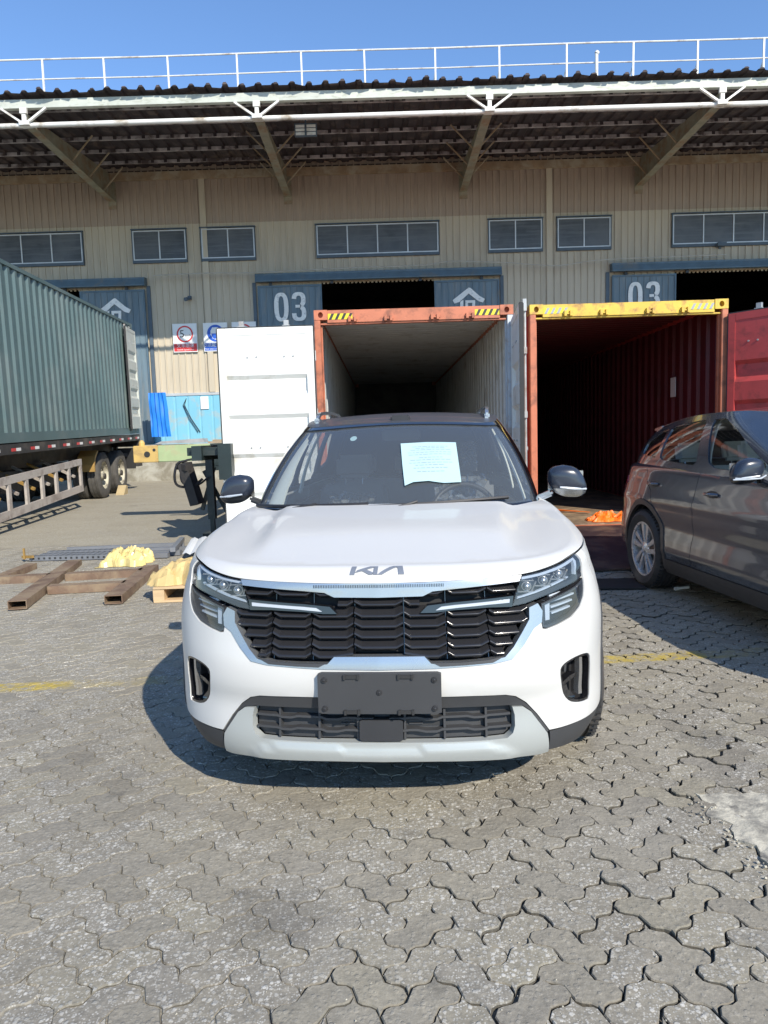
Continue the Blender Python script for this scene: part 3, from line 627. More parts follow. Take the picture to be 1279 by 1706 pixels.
def sign(x, label, barm, t1, t2, kind):
    s = empty('safety_sign', (x, WY-.075, 5.04), label=label, cat='sign', group='safety signs on the siding')
    b_ = MB(); b_.box(-.425, .425, -.012, 0, -.49, .49); b_.build('board', m_sgw, s)
    b_ = MB(); b_.box(-.40, .40, -.018, -.012, -.46, -.20); b_.build('text_band', barm, s)
    f = lambda a, b, c: (a, -.0205-c, b)
    o = flattext(t1, .155, lambda a, b, c: (a, -.021-c*.3, b-.275), 'sign_text', m_sgw, s, .001)
    o = flattext(t2, .075, lambda a, b, c: (a, -.021-c*.3, b-.405), 'sign_text', m_sgw, s, .001)
    if kind == 'speed':
        disc(0, .13, .285, m_sgr, 'red_ring', s, .018, .235)
        flattext('5', .36, lambda a, b, c: (a-.10, -.017-c*.3, b+.13), 'sign_number', m_sgk, s, .001)
        flattext('km/h', .11, lambda a, b, c: (a+.10, -.017-c*.3, b+.08), 'sign_text', m_sgk, s, .001)
    elif kind == 'helmet':
        disc(0, .13, .29, m_sgb, 'blue_disc', s, .017)
        b_ = MB(); b_.prism([(-.17, .22), (-.17, .08), (-.10, -.05), (0, -.09), (.10, -.05), (.17, .08), (.17, .22), (.10, .33), (-.10, .33)], -.021, -.018, lambda u, v, d: (u, d, v)); b_.build('face', m_sgw, s)
        b_ = MB(); b_.prism([(-.15, .12), (.15, .12), (.12, .0), (.06, -.06), (-.06, -.06), (-.12, .0)], -.024, -.0215, lambda u, v, d: (u, d, v)); b_.build('mask', m_sgb, s)
    else:
        disc(0, .13, .285, m_sgr, 'red_ring', s, .018, .235)
        b_ = MB(); b_.prism([(-.18, .33), (-.14, .36), (.19, -.08), (.15, -.11)], -.020, -.0175, lambda u, v, d: (u, d, v)); b_.build('slash', m_sgr, s)
    return s
sign(-6.77, 'speed limit sign with a black 5 in a red ring', m_sgr, '叉车限速', 'Forklift Speed Limit', 'speed')
sign(-5.70, 'blue disc face sign between the speed sign and the white door', m_sgb, '必须戴安全帽', 'Must wear a safety helmet', 'helmet')
sign(-4.70, 'red ring sign mostly hidden by the open white container door', m_sgr, '禁止吸烟', 'No smoking', 'no')
b_ = MB(); b_.box(-.14, .14, -.02, 0, -.22, .22); tag(b_.build('notice_board', m_sgw, loc=(-6.22, WY-.05, 2.78)), 'small pale blank notice on the cyan base panel', 'notice')
b_ = MB()
for off in (0, .05): b_.tube([(-6.85, 0, 2.95), (-6.98+off, 0, 2.72), (-6.80+off*1.5, 0, 2.25), (-6.50+off*1.6, 0, 1.75)], .012, 5)
tag(b_.build('loose_wire', m_black, loc=(0, WY-.07, 0)), 'two loose black wires hanging down the cyan base panel', 'wire')
# blue tarpaulin strip at the far end of the green container
b_ = MB(); n = 14
b_.sheet([(i*.045, .03*math.sin(i*2.1)+.012*math.sin(i*5)) for i in range(n)], 1.62, 3.1, lambda u, d, h: (-7.83+u+.10*(3.1-h)/1.5*(.4+u), d+.02*math.sin(h*6+u*9), h), 10)
tag(b_.build('tarpaulin', pbr('bright_blue_tarpaulin', (.012, .19, .66), .45), loc=(0, 24.6, 0), fix=False, smooth=60), 'bright blue tarpaulin hanging at the corner behind the green container', 'tarpaulin')
# things lying on the dock
b_ = MB(); b_.prism([(-7.3, 1.38), (-7.1, 1.46), (-6.3, 1.50), (-5.75, 1.52), (-5.7, 1.38)], 0, .6, lambda u, v, d: (u, d, v)); tag(b_.build('folded_sheet', pbr('grey_sheet', (.33, .34, .35), .6, var=.2), loc=(0, 23.3, 0)), 'folded grey sheet lying on the dock edge', 'sheet')
WB = empty('wood_stack', (0, 23.3, 0), label='short boards stacked on the dock edge left of the white door', cat='boards')
mw = pbr('old_wood', (.36, .26, .16), .8, var=.25, vmap=(1, 6, 6), vscale=3)
for i in range(5):
    b_ = MB(); b_.box(-5.6+i*.05, -4.3+i*.12, .02+.09*(i % 3), .10+.09*(i % 3), DZ+.005+.055*(i//3), DZ+.055+.055*(i//3)); b_.build('board', mw, WB)
# ================================================================ shipping containers
WID, HCT, LEN = 2.438, 2.896, 12.192
m_plate = pbr('zinc_steel', (.45, .45, .43), .45, metal=.5, var=.15, dirt=(.25, .15, .08), dirtamt=.3)
m_seal = pbr('door_seal', (.03, .03, .03), .7)
m_ply = pbr('container_plywood', (.34, .245, .15), .6, var=.25, vscale=2.5, vmap=(4, .6, 1), dirt=(.14, .10, .07), dirtamt=.6, dscale=3)
m_hy = pbr('hazard_yellow', (.72, .60, .03), .5, var=.06); m_hk = pbr('hazard_black', (.03, .03, .03), .5)
def casting(mb, x0, x1, y0, y1, z0, z1, ny):
    mb.box(x0, x1, y0, y1, z0, z1)
def casting_obj(name, x, y, z, m, parent, sx, sy, hole='front'):
    # 178 x 162 x 118 corner casting with a real oval hole on the door face
    W_, D_, H_ = .162, .178, .118
    P = [(0, 0), (W_, 0), (W_, H_), (0, H_)]; cx, cz = W_/2, H_/2
    Hh = [(cx+.034*math.cos(a)*.9, cz+.044*math.sin(a)*.8) for a in [2*math.pi*i/20 for i in range(20)]]
    T2, T3 = tri2d(P, [Hh], .08); V = [(x+sx*u, y, z+w_) for u, w_ in T2]; Fc = T3.tolist(); n = len(V)
    b_ = MB(); b_.add(V, Fc)
    b_.prism(Hh, 0, .07, lambda u, v, d: (x+sx*u, y+sy*d, z+v)); b_.f.pop(-22); b_.mi.pop()      # open tube of the hole
    b_.add([(x+sx*u, y+sy*d, z+w_) for d in (0, D_) for u, w_ in P], [(4, 5, 6, 7), (0, 1, 5, 4), (1, 2, 6, 5), (2, 3, 7, 6), (3, 0, 4, 7)])
    return b_.build(name, m, parent)
def container(loc, rot, label, m_out, m_in, m_frame, m_head, doors, m_rp=None, m_dout=None, m_din=None, hazard=True, detail=True, group='shipping containers'):
    r = empty('shipping_container', loc, rot, label, 'container', group)
    m_dout = m_dout or m_out; m_din = m_din or m_in
    for i, x in enumerate((0, WID-.075)):
        b_ = MB(); b_.box(x, x+.075, .0, .11, .118, HCT-.118); b_.box((.075 if i == 0 else WID-.095), (.095 if i == 0 else WID-.075), .06, .11, .15, HCT-.15); b_.build('corner_post', (m_rp or m_frame) if i else m_frame, r, bevel=.006)
        b_ = MB(); b_.box(x, x+.075, LEN-.1, LEN, .118, HCT-.118); b_.build('corner_post', m_frame, r)
    b_ = MB(); b_.box(.162, WID-.162, .012, .10, HCT-.155, HCT-.004); b_.box(.075, WID-.075, .03, .10, HCT-.175, HCT-.155)
    hd = b_.build('door_header', m_head, r, bevel=.004)
    b_ = MB(); b_.box(.162, WID-.162, .012, .14, .0, .135); b_.build('door_sill', m_frame, r, bevel=.004)
    for sx, x in ((1, 0), (-1, WID)):
        for z in (0, HCT-.118): casting_obj('corner_casting', x, -.0, z, m_head if z else m_frame, r, sx, 1)
        for z in (0, HCT-.118):
            b_ = MB(); b_.box(min(x, x+sx*.162), max(x, x+sx*.162), LEN-.178, LEN+.002, z, z+.118); b_.build('corner_casting', m_frame, r)
    # side walls (outer skin and inner skin of one corrugated sheet), roof, floor, end wall
    for sx, x in ((1, 0.), (-1, WID)):
        pr = ribs(LEN-.2, .278, .036, .42, .12, .1); b_ = MB(); b_.sheet(pr, .16, HCT-.075, lambda u, d, h: (x+sx*(.012+d), u, h)); b_.build('side_wall', m_out, r, fix=False)
        b_ = MB(); b_.sheet(pr, .16, HCT-.075, lambda u, d, h: (x+sx*(.016+d), u, h)); b_.build('wall_lining', m_in, r, fix=False)
        b_ = MB(); b_.box(min(x+sx*.0, x+sx*.06), max(x+sx*.0, x+sx*.06), .178, LEN-.178, HCT-.075, HCT-.01); b_.build('top_rail', m_out, r)
        b_ = MB(); b_.box(min(x+sx*.0, x+sx*.05), max(x+sx*.0, x+sx*.05), .178, LEN-.178, .0, .16); b_.build('bottom_rail', m_out, r)
    pr = ribs(LEN-.2, .21, .02, .42, .12, .1); b_ = MB(); b_.sheet(pr, .05, WID-.05, lambda u, d, h: (h, u, HCT-.035+d)); b_.build('roof_panel', m_out, r, fix=False)
    b_ = MB(); b_.sheet(pr, .05, WID-.05, lambda u, d, h: (h, u, HCT-.039+d)); b_.build('roof_lining', m_in, r, fix=False)
    b_ = MB(); b_.box(.05, WID-.05, .13, LEN-.05, .12, .15); b_.build('floor', m_ply, r)
    b_ = MB(); b_.box(.03, WID-.03, LEN-.13, LEN-.04, .12, HCT-.02); b_.build('end_wall', pbr('shade_dark_end_wall', (.12, .115, .11), .7, var=.3), r)  # end wall coloured dark to stand for the shade deep inside
    if hazard:
        for xs_ in (.17, WID-.47):
            b_ = MB(); b_.box(xs_, xs_+.30, .0095, .0118, HCT-.115, HCT-.045); hz = b_.build('hazard_sticker', m_hy, hd)
            b_ = MB()
            for i in range(4):
                q = xs_+.01+i*.075; b_.prism([(q, HCT-.115), (q+.034, HCT-.115), (q+.069, HCT-.045), (q+.035, HCT-.045)], .0070, .0093, lambda u, v, d: (u, d, v))
            b_.build('hazard_stripes', m_hk if hazard == 1 else pbr('hazard_grey', (.33, .34, .35), .5), hd)
        for q in (.42, .86, WID-.86-.15, WID-.42-.16):
            b_ = MB(); b_.box(q, q+.03, -.03, .012, HCT-.15, HCT-.085); b_.box(q+.07, q+.10, -.03, .012, HCT-.15, HCT-.085); b_.box(q-.01, q+.11, -.015, .012, HCT-.128, HCT-.112); b_.build('cam_keeper', m_frame if hazard == 1 else m_head, hd)
    # doors: local hinge at outer edge; leaf runs +u from hinge, outer face at d=0 going to inner at d=.05
    for side, ang in doors.items():
        hx = 0.0 if side == 'L' else WID; sg = 1 if side == 'L' else -1
        hinge = empty('container_door', (hx-sg*.012, -.028, 0), (0, 0, -sg*math.radians(ang)), parent=r)
        WD = 1.165
        def bx(mb, u0, u1, d0, d1, z0, z1): mb.box(min(sg*u0, sg*u1), max(sg*u0, sg*u1), d0, d1, z0, z1)
        z0, z1 = .13, 2.70
        # leaf panel profile in z with recessed swages (both skins)
        zs = [z0+.09]; n = 5; H_ = z1-z0-.18
        prof = []
        for i in range(n):
            a = z0+.09+H_*i/n; prof += [(a, 0), (a+H_/n-.26, 0), (a+H_/n-.20, .038), (a+H_/n-.05, .038), (a+H_/n, 0)] if i < n-1 else [(a, 0), (a+H_/n, 0)]
        b_ = MB(); b_.sheet(prof, .09, WD-.09, lambda u, d, h: (sg*h, .046-d, u)); b_.build('inner_skin', m_din, hinge, fix=False)
        b_ = MB(); b_.sheet(prof, .09, WD-.09, lambda u, d, h: (sg*h, .042-d, u)); b_.build('outer_skin', m_dout, hinge, fix=False)
        b_ = MB(); bx(b_, 0, .09, 0, .052, z0, z1); bx(b_, WD-.09, WD, 0, .052, z0, z1); bx(b_, .09, WD-.09, 0, .052, z1-.09, z1); bx(b_, .09, WD-.09, 0, .052, z0, z0+.09); b_.build('door_frame', m_din, hinge, bevel=.004)
        b_ = MB(); bx(b_, -.012, 0, .0, .05, z0, z1); bx(b_, WD, WD+.014, .0, .05, z0, z1); bx(b_, 0, WD, .005, .045, z1, z1+.014); b_.build('gasket', m_seal, hinge)
        for zz in (.3, .95, 1.6, 2.3):
            b_ = MB(); bx(b_, -.01, .10, -.012, 0, zz, zz+.10); b_.tube([(sg*-.01, -.01, zz-.01), (sg*-.01, -.01, zz+.11)], .014, 8); b_.build('hinge', m_plate, hinge)
        for u in (.33, .88):
            b_ = MB(); b_.tube([(sg*u, -.035, .08), (sg*u, -.035, 2.76)], .017, 8); rod = b_.build('lock_rod', m_plate, hinge, smooth=40)
            for zz in (.16, .75, 1.5, 2.2, 2.66):
                b_ = MB(); bx(b_, u-.045, u+.045, -.055, -.0, zz, zz+.07); b_.build('rod_bracket', m_plate, rod)
            b_ = MB(); bx(b_, u-.30, u, -.06, -.05, 1.14, 1.18); bx(b_, u-.03, u+.03, -.055, -.015, 2.73, 2.79); b_.build('rod_handle', m_plate, rod)
        for zz in (.5, 1.25, 2.35):
            for u in ((.25, .36, .70, .81)):
                b_ = MB(); b_.tube([(sg*u, .046, zz), (sg*u, .056, zz)], .011, 8); b_.build('bolt', m_plate, hinge)
    return r
m_wht = pbr('white_container_paint', (.78, .78, .73), .42, var=.03, dirt=(.50, .47, .38), dirtamt=.25, dscale=2.5)
m_whti = pbr('pale_grey_lining', (.56, .56, .53), .5, var=.08, dirt=(.36, .33, .28), dirtamt=.3, dscale=2)
m_org = pbr('orange_rust_paint', (.50, .165, .085), .55, var=.12, dirt=(.25, .09, .05), dirtamt=.45, dscale=5)
m_yel = pbr('yellow_paint', (.66, .45, .055), .5, var=.10, dirt=(.30, .13, .06), dirtamt=.45, dscale=6)
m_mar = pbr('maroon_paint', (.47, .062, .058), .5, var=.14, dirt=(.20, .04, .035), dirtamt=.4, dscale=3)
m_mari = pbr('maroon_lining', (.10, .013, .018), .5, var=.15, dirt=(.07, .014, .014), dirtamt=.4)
m_gcon = pbr('grey_green_paint', (.088, .135, .135), .45, var=.10, vscale=.6, dirt=(.125, .165, .16), dirtamt=.5, dscale=.8)
m_gconw = pbr('pale_grey_paint', (.50, .52, .47), .5, var=.08)
ZC = gz(9)
m_bw = pbr('bluish_white_paint', (.55, .58, .60), .5, var=.08, dirt=(.40, .26, .17), dirtamt=.35, dscale=4)
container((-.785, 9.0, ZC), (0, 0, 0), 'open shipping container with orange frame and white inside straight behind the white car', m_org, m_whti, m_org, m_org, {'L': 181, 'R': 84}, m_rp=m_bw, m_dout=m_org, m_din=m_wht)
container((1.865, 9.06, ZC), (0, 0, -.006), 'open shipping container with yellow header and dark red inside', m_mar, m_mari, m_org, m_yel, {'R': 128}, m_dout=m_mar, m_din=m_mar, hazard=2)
# inner label in the red container
b_ = MB(); b_.box(-.006, 0, -.09, .09, -.14, .14); tag(b_.build('label_plate', m_sgw, loc=(1.865+WID-.062, 10.55, 1.98)), 'small white upright label on the inner wall of the dark red container', 'label')
# loading ramps
m_ramp = pbr('ramp_steel', (.045, .028, .030), .5, var=.3, dirt=(.12, .08, .06), dirtamt=.5, dscale=3)
def ramp_(x0, x1, label):
    e = empty('loading_ramp', ((x0+x1)/2, 7.9, 0), label=label, cat='ramp', group='steel loading ramps'); w_ = (x1-x0)/2
    z0, z1 = gz(6.9)+.012, ZC+.135
    b_ = MB(); b_.add([(sx*w_, y, z+dz) for sx in (-1, 1) for (y, z) in ((-1.05, z0), (1.06, z1)) for dz in (-.0, .015)], [(0, 1, 3, 2), (4, 6, 7, 5), (0, 4, 5, 1), (2, 3, 7, 6), (0, 2, 6, 4), (1, 5, 7, 3)]); b_.build('ramp_plate', m_ramp, e)
    for sx in (-1, -.33, .33, 1):
        b_ = MB(); b_.add([(sx*(w_-.03)+q, y, z) for q in (-.02, .02) for (y, z) in ((-1.0, z0-.0), (1.04, z1-.005), (1.04, z1-.10), (-.9, z0-.01))], [(0, 1, 2, 3), (7, 6, 5, 4), (0, 4, 5, 1), (1, 5, 6, 2), (2, 6, 7, 3), (3, 7, 4, 0)]); b_.build('ramp_rib', m_ramp, e)
ramp_(-.60, 1.50, 'steel loading ramp behind the white car leading into the orange framed container'); ramp_(1.92, 4.1, 'dark steel ramp leading up into the red container')
# ================================================================ trailers
m_chas = pbr('black_chassis', (.035, .033, .032), .6, var=.25, dirt=(.10, .085, .07), dirtamt=.5)
m_greyst = pbr('pale_primer_steel', (.44, .40, .355), .6, var=.1, dirt=(.26, .22, .19), dirtamt=.5, dscale=3)
m_mud = pbr('dusty_yellow_plastic', (.34, .21, .06), .6, var=.15)
m_tyre = pbr('dusty_tyre', (.085, .080, .072), .85, var=.25, vscale=8)
m_hub = pbr('cream_wheel_rim', (.50, .47, .36), .55, var=.15, dirt=(.16, .14, .11), dirtamt=.5, dscale=6)
m_tapeR = pbr('reflective_red', (.55, .04, .04), .35); m_tapeW = pbr('reflective_white', (.75, .74, .70), .35)
def truck_wheel(parent, x, y, z, R=.545, dual=True):
    w_ = empty('wheel', (x, y, z), parent=parent)
    for k, dx in enumerate((0, -.33) if dual else (0,)):
        b_ = MB(); W2 = .13; prof = [(R*.60, -W2), (R*.80, -W2-.01), (R*.95, -W2+.005), (R, -W2+.03), (R, -.05), (R-.012, -.045), (R-.012, -.035), (R, -.03), (R, .03), (R-.012, .035), (R-.012, .045), (R, .05), (R, W2-.03), (R*.95, W2-.005), (R*.80, W2+.01), (R*.60, W2)]
        b_.lathe([(r, h+dx) for r, h in prof], 40, closed=True); b_.build('tyre', m_tyre, w_, smooth=40)
    b_ = MB(); b_.lathe([(R*.62, .12), (R*.57, .11), (R*.54, .03), (R*.50, -.05), (R*.40, -.07), (R*.34, -.02), (R*.30, .02), (R*.18, .03), (R*.17, .10), (0.001, .11)], 32)
    for i in range(10):
        a = 2*math.pi*i/10; b_.tube([(.0, R*.245*math.cos(a), R*.245*math.sin(a)), (.045, R*.245*math.cos(a), R*.245*math.sin(a))], .016, 6)
    b_.build('rim', m_hub, w_, smooth=40)
    return w_
tr_yaw = math.radians(4.75); tr_pitch = .026
TRX, TRY = -5.95, 12.0
def trl(x, y, z): return (x, y, z)
# container: door end is the far end -> rotate by 180 about z
# local trailer frame: origin at right side bottom rail under pixel x=0, y to the rear (away)
Mtr = Matrix.Translation((TRX, TRY, 0)) @ Matrix.Rotation(tr_yaw, 4, 'Z')
TRL = empty('trailer', (TRX, TRY, 0), (0, 0, tr_yaw), 'black container trailer with pale side guard and dusty double wheels under the green container', 'trailer')
cpos = Mtr @ Vector((0.01, 7.75, 1.485+7.75*tr_pitch))
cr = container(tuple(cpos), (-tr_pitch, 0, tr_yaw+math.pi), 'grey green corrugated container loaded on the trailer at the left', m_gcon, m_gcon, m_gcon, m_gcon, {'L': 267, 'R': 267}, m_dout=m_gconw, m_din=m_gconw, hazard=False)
def zt(y): return 1.47+y*tr_pitch
b_ = MB()
def slab(mb, x0, x1, y0, y1, h0, h1):   # box that follows the tilt
    V = [(x, y, zt(y)+h) for x in (x0, x1) for y in (y0, y1) for h in (h0, h1)]; mb.add(V, [(0, 1, 3, 2), (4, 6, 7, 5), (0, 4, 5, 1), (2, 3, 7, 6), (0, 2, 6, 4), (1, 5, 7, 3)])
slab(b_, -.06, .0, -4.6, 7.8, -.17, -.005); b_.build('side_rail', m_chas, TRL)
b_ = MB(); slab(b_, -2.44, -2.38, -4.6, 7.8, -.17, -.005); b_.build('side_rail', m_chas, TRL)
i = 0; y = -2.0
while y < 7.6:
    b_ = MB(); slab(b_, .0, .004, y, y+.17, -.125, -.075); b_.build('reflector_tape', m_tapeR, TRL)
    b_ = MB(); slab(b_, .0, .004, y+.17, y+.36, -.125, -.075); b_.build('reflector_tape', m_tapeW, TRL); y += .78
for x in (-.80, -1.64):
    b_ = MB(); slab(b_, x-.07, x+.07, -4.6, 7.8, -.50, -.17); b_.build('main_beam', m_chas, TRL)
for k in range(13):
    b_ = MB(); y = -4.4+k; slab(b_, -2.40, -.05, y, y+.08, -.15, -.03); b_.build('cross_member', m_chas, TRL)
b_ = MB(); slab(b_, -2.42, -.02, 7.7, 7.85, -.34, -.02); b_.build('rear_bolster', m_chas, TRL)
b_ = MB(); slab(b_, -2.35, -.1, 7.7, 7.8, -.80, -.70); slab(b_, -1.9, -1.8, 7.7, 7.8, -.7, -.3); slab(b_, -.7, -.6, 7.7, 7.8, -.7, -.3); b_.build('rear_bumper', m_chas, TRL)
# side guard: pale welded ladder
def gp(y, k): return (.04, y, (.40 if k == 0 else .93)+(y)*.052+(0 if k else 0))
gd = empty('side_guard', (0, 0, 0), parent=TRL)
for k, hh in ((0, .13), (1, .12)):
    b_ = MB(); b_.bar(gp(-4.0, k), gp(2.7, k), .045, hh); b_.build('guard_rail', m_greyst, gd)
for q in range(12):
    y = 2.7-.06-q*.68; b_ = MB(); b_.bar((.04, y, gp(y, 0)[2]+.06), (.04, y, gp(y, 1)[2]-.055), .04, .10, up=(0, 1, 0)); b_.build('guard_post', m_greyst, gd)
    b_ = MB(); b_.bar((.02, y-.3, gp(y, 0)[2]+.25), (-.7, y-.05, gp(y, 1)[2]+.05), .045); b_.build('guard_stay', m_mud if q % 2 else m_greyst, gd)
for y in (5.15, 6.60):
    gy = gz(TRY+y); truck_wheel(TRL, -.34, y, gy+.545); truck_wheel(TRL, -2.10, y, gy+.545)
    b_ = MB(); b_.tube([(-2.1, y, gy+.515), (-.2, y, gy+.515)], .07, 8); b_.box(-.95, -.65, y-.45, y+.45, gy+.62, gy+.70); b_.box(-1.8, -1.5, y-.45, y+.45, gy+.62, gy+.70); b_.build('axle', m_chas, TRL)
b_ = MB(); b_.prism([(4.42, .95), (4.50, 1.15), (4.72, 1.28), (4.76, 1.25), (4.56, 1.10), (4.48, .95), (4.48, .80), (4.42, .80)], -.60, -.22, lambda u, v, d: (d, u, v)); b_.build('mudguard', m_mud, TRL)
b_ = MB(); b_.box(-.5, -.05, 7.35, 7.40, .75, 1.30); b_.build('mud_flap', m_rubber, TRL)
b_ = MB(); b_.bar((-.35, 7.3, gz(19)+.95), (-.05, 7.6, gz(19)+.95), .10, .10); b_.box(-.5, 0, 7.4, 7.9, .80, .92); b_.build('lamp_bracket', m_chas, TRL)
b_ = MB(); b_.prism([(5.0, .19), (5.4, .19), (5.4, .40), (5.30, .42)], -.3, -.1, lambda u, v, d: (d+.10, u+.85, v)); tag(b_.build('wheel_chock', pbr('wood_chock', (.42, .33, .18), .8), loc=(TRX, TRY, -.04), rot=(0, 0, tr_yaw)), 'yellowish wooden chock between the trailer wheels', 'chock')
for y in (-1.5, .2, 2.0): 
    b_ = MB(); b_.box(-2.0, -.5, y, y+.9, .62, .98); b_.build('tool_box', m_chas, TRL)
# second, empty chassis behind the white door
m_lg = pbr('pale_green_beam', (.36, .45, .24), .55, var=.12, dirt=(.42, .36, .22), dirtamt=.3, dscale=3)
m_yb = pbr('ochre_beam_end', (.58, .40, .13), .55, var=.12, dirt=(.30, .2, .1), dirtamt=.4)
m_dkg = pbr('dark_green_chassis', (.016, .026, .025), .45, var=.3, dirt=(.08, .08, .07), dirtamt=.4)
T2 = empty('empty_trailer', (-3.0, 12, gz(12)), label='empty trailer chassis with pale green bolster standing behind the white container door', cat='trailer')
b_ = MB(); b_.box(-.72+.0, 1.5, .0, .26, 1.00, 1.27); b_.build('bolster', m_lg, T2, bevel=.01)
b_ = MB(); b_.box(-1.13, -.722, .002, .262, .995, 1.275); be = b_.build('bolster_end', m_yb, T2, bevel=.01)
b_ = MB(); b_.tube([(-.90, -.004, 1.13), (-.90, .01, 1.13)], .05, 16); b_.tube([(-.78, -.004, 1.20), (-.78, .01, 1.20)], .025, 12); b_.build('lock_hole', m_hk, be)
b_ = MB(); b_.lathe([(.05, 0), (.05, .05), (.03, .09), (.001, .10)], 12, 'z'); b_.build('twist_lock', m_yb, be, loc=(-1.02, .13, 1.27))
b_ = MB(); b_.box(.20, .36, -.2, 7, .84, 1.28); b_.box(1.0, 1.16, -3.2, 7, .84, 1.28); b_.box(.68, .80, -3.2, 0, 1.08, 1.26); b_.build('main_beam', m_dkg, T2)
b_ = MB(); b_.box(.58, 1.3, -1.75, -1.5, 1.06, 1.26); b_.bar((-.25, -.1, .93), (.4, -.2, .95), .06, .05); b_.build('cross_member', m_dkg, T2)
b_ = MB(); b_.box(.52, .62, -1.9, -1.78, .22, 1.2); b_.box(.54, .60, -1.87, -1.80, .02, .25); b_.box(.45, .69, -1.98, -1.66, -.02, .03); b_.build('landing_leg', m_dkg, T2)
b_ = MB(); b_.bar((.26, -2.0, 1.02), (.42, -2.05, .45), .16, .14); b_.bar((.16, -1.95, .98), (.34, -2.1, .96), .10, .08); b_.build('valve_box', m_chas, T2)
b_ = MB(); b_.bar((.42, -1.8, .35), (.62, -1.8, .95), .05); b_.bar((.45, -1.7, .9), (.75, -1.7, .30), .05); b_.build('leg_stay', m_dkg, T2)
b_ = MB(); pts = [tuple(q) for q in catmull([(.30, -2.0, 1.06), (.18, -2.05, 1.02), (.14, -2.1, .85), (.18, -2.1, .72), (.36, -2.05, .70), (.5, -2, .8)], 8)]; b_.tube(pts, .018, 6); b_.tube([(x+.07, y+.05, z+.02) for x, y, z in pts], .014, 6); b_.build('air_hose', m_black, T2, smooth=60)
for y in (3.4, 4.7): truck_wheel(T2, 1.6, y, .515); 
b_ = MB(); b_.box(.6, 1.1, -3.1, -2.2, 1.14, 1.24); b_.build('gooseneck_plate', m_dkg, T2)
# ================================================================ things lying on the ground (left)
m_rust = pbr('rusty_tube', (.17, .11, .072), .72, var=.28, vscale=4, dirt=(.26, .19, .12), dirtamt=.6, dscale=5, bump=.15)
FR = empty('steel_frame', (-3.2, 6.9, gz(7)), label='rusty welded frame of rectangular steel tubes lying on the pavers', cat='frame')
def hollow(mb, a, b, w_, h, t=.006):
    a = Vector(a); b = Vector(b); d = (b-a).normalized(); x = d.cross(Vector((0, 0, 1))).normalized(); u = Vector((0, 0, 1))
    V = []
    for p in (a, b):
        for (ww, hh) in ((w_, h), (w_-2*t, h-2*t)):
            for sx, sz in ((-1, -1), (1, -1), (1, 1), (-1, 1)): V.append(p+x*sx*ww/2+u*(h/2+sz*hh/2))
    F_ = []
    for k in range(4):
        n = (k+1) % 4; F_ += [(k, n, 8+n, 8+k), (4+k, 12+k, 12+n, 4+n), (k, 4+k, 4+n, n), (8+k, 8+n, 12+n, 12+k)]
    mb.add(V, F_)
def ft(a, b, w_=.15, h=.075):
    o = FR.location; q = MB(); hollow(q, (a[0]-o.x, a[1]-o.y, 0), (b[0]-o.x, b[1]-o.y, .0), w_, h); q.build('tube', m_rust, FR)
ft((-3.12, 5.98), (-3.53, 8.1)); ft((-2.345, 6.08), (-2.50, 7.6))
ft((-3.98, 7.18), (-3.42, 7.22), .12); ft((-3.25, 7.24), (-2.52, 7.36), .12); ft((-3.14, 6.62), (-2.46, 6.70), .12); ft((-3.92, 7.26), (-3.95, 7.95), .12)
m_gal = pbr('grey_perforated_steel', (.20, .21, .225), .5, metal=.2, var=.15)
RK = empty('rack_uprights', (-3.3, 8.8, gz(8.8)), label='bundle of dark perforated steel uprights behind the rusty frame', cat='steel bars')
def upright(a, b, w_, z, per):
    o = RK.location; a = Vector((a[0]-o.x, a[1]-o.y, z)); b = Vector((b[0]-o.x, b[1]-o.y, z)); q = MB(); q.bar(a, b, w_, .055); u = q.build('upright', m_gal, RK)
    d = (b-a).normalized(); L_ = (b-a).length; x = d.cross(Vector((0, 0, 1)))
    if per:
        q = MB()
        for i in range(int(per/.065)):
            c = a+d*(.05+i*.065)
            for s_ in (-.028, .028): cc_ = c+x*s_+Vector((0, 0, .0285)); q.box(cc_.x-.014, cc_.x+.014, cc_.y-.008, cc_.y+.008, cc_.z-.001, cc_.z+.0008)
            cc_ = c+x*(w_/2)*(1 if x.y < 0 else -1); q.box(cc_.x-.012, cc_.x+.012, cc_.y-.0012, cc_.y+.0012, cc_.z-.012, cc_.z+.012)
        tag(q.build('slots', m_hk, u), kind='stuff')
upright((-4.20, 8.46), (-2.55, 8.40), .09, .032, 1.0); upright((-4.15, 8.62), (-2.45, 8.56), .09, .032, 1.0); upright((-4.15, 8.80), (-2.45, 8.86), .11, .032, 1.0); upright((-4.05, 9.1), (-2.6, 9.25), .05, .03, 0)
q = MB(); q.bar((.80, -.40, .09), (.65, .55, .09), .06, .05); q.build('upright', m_gal, RK)
q = MB(); q.bar((-.95, -.40, .03), (-.95, -.40, .16), .02); q.bar((-1.0, -.34, .05), (-.84, -.42, .06), .03); q.build('hook', m_mud, RK)
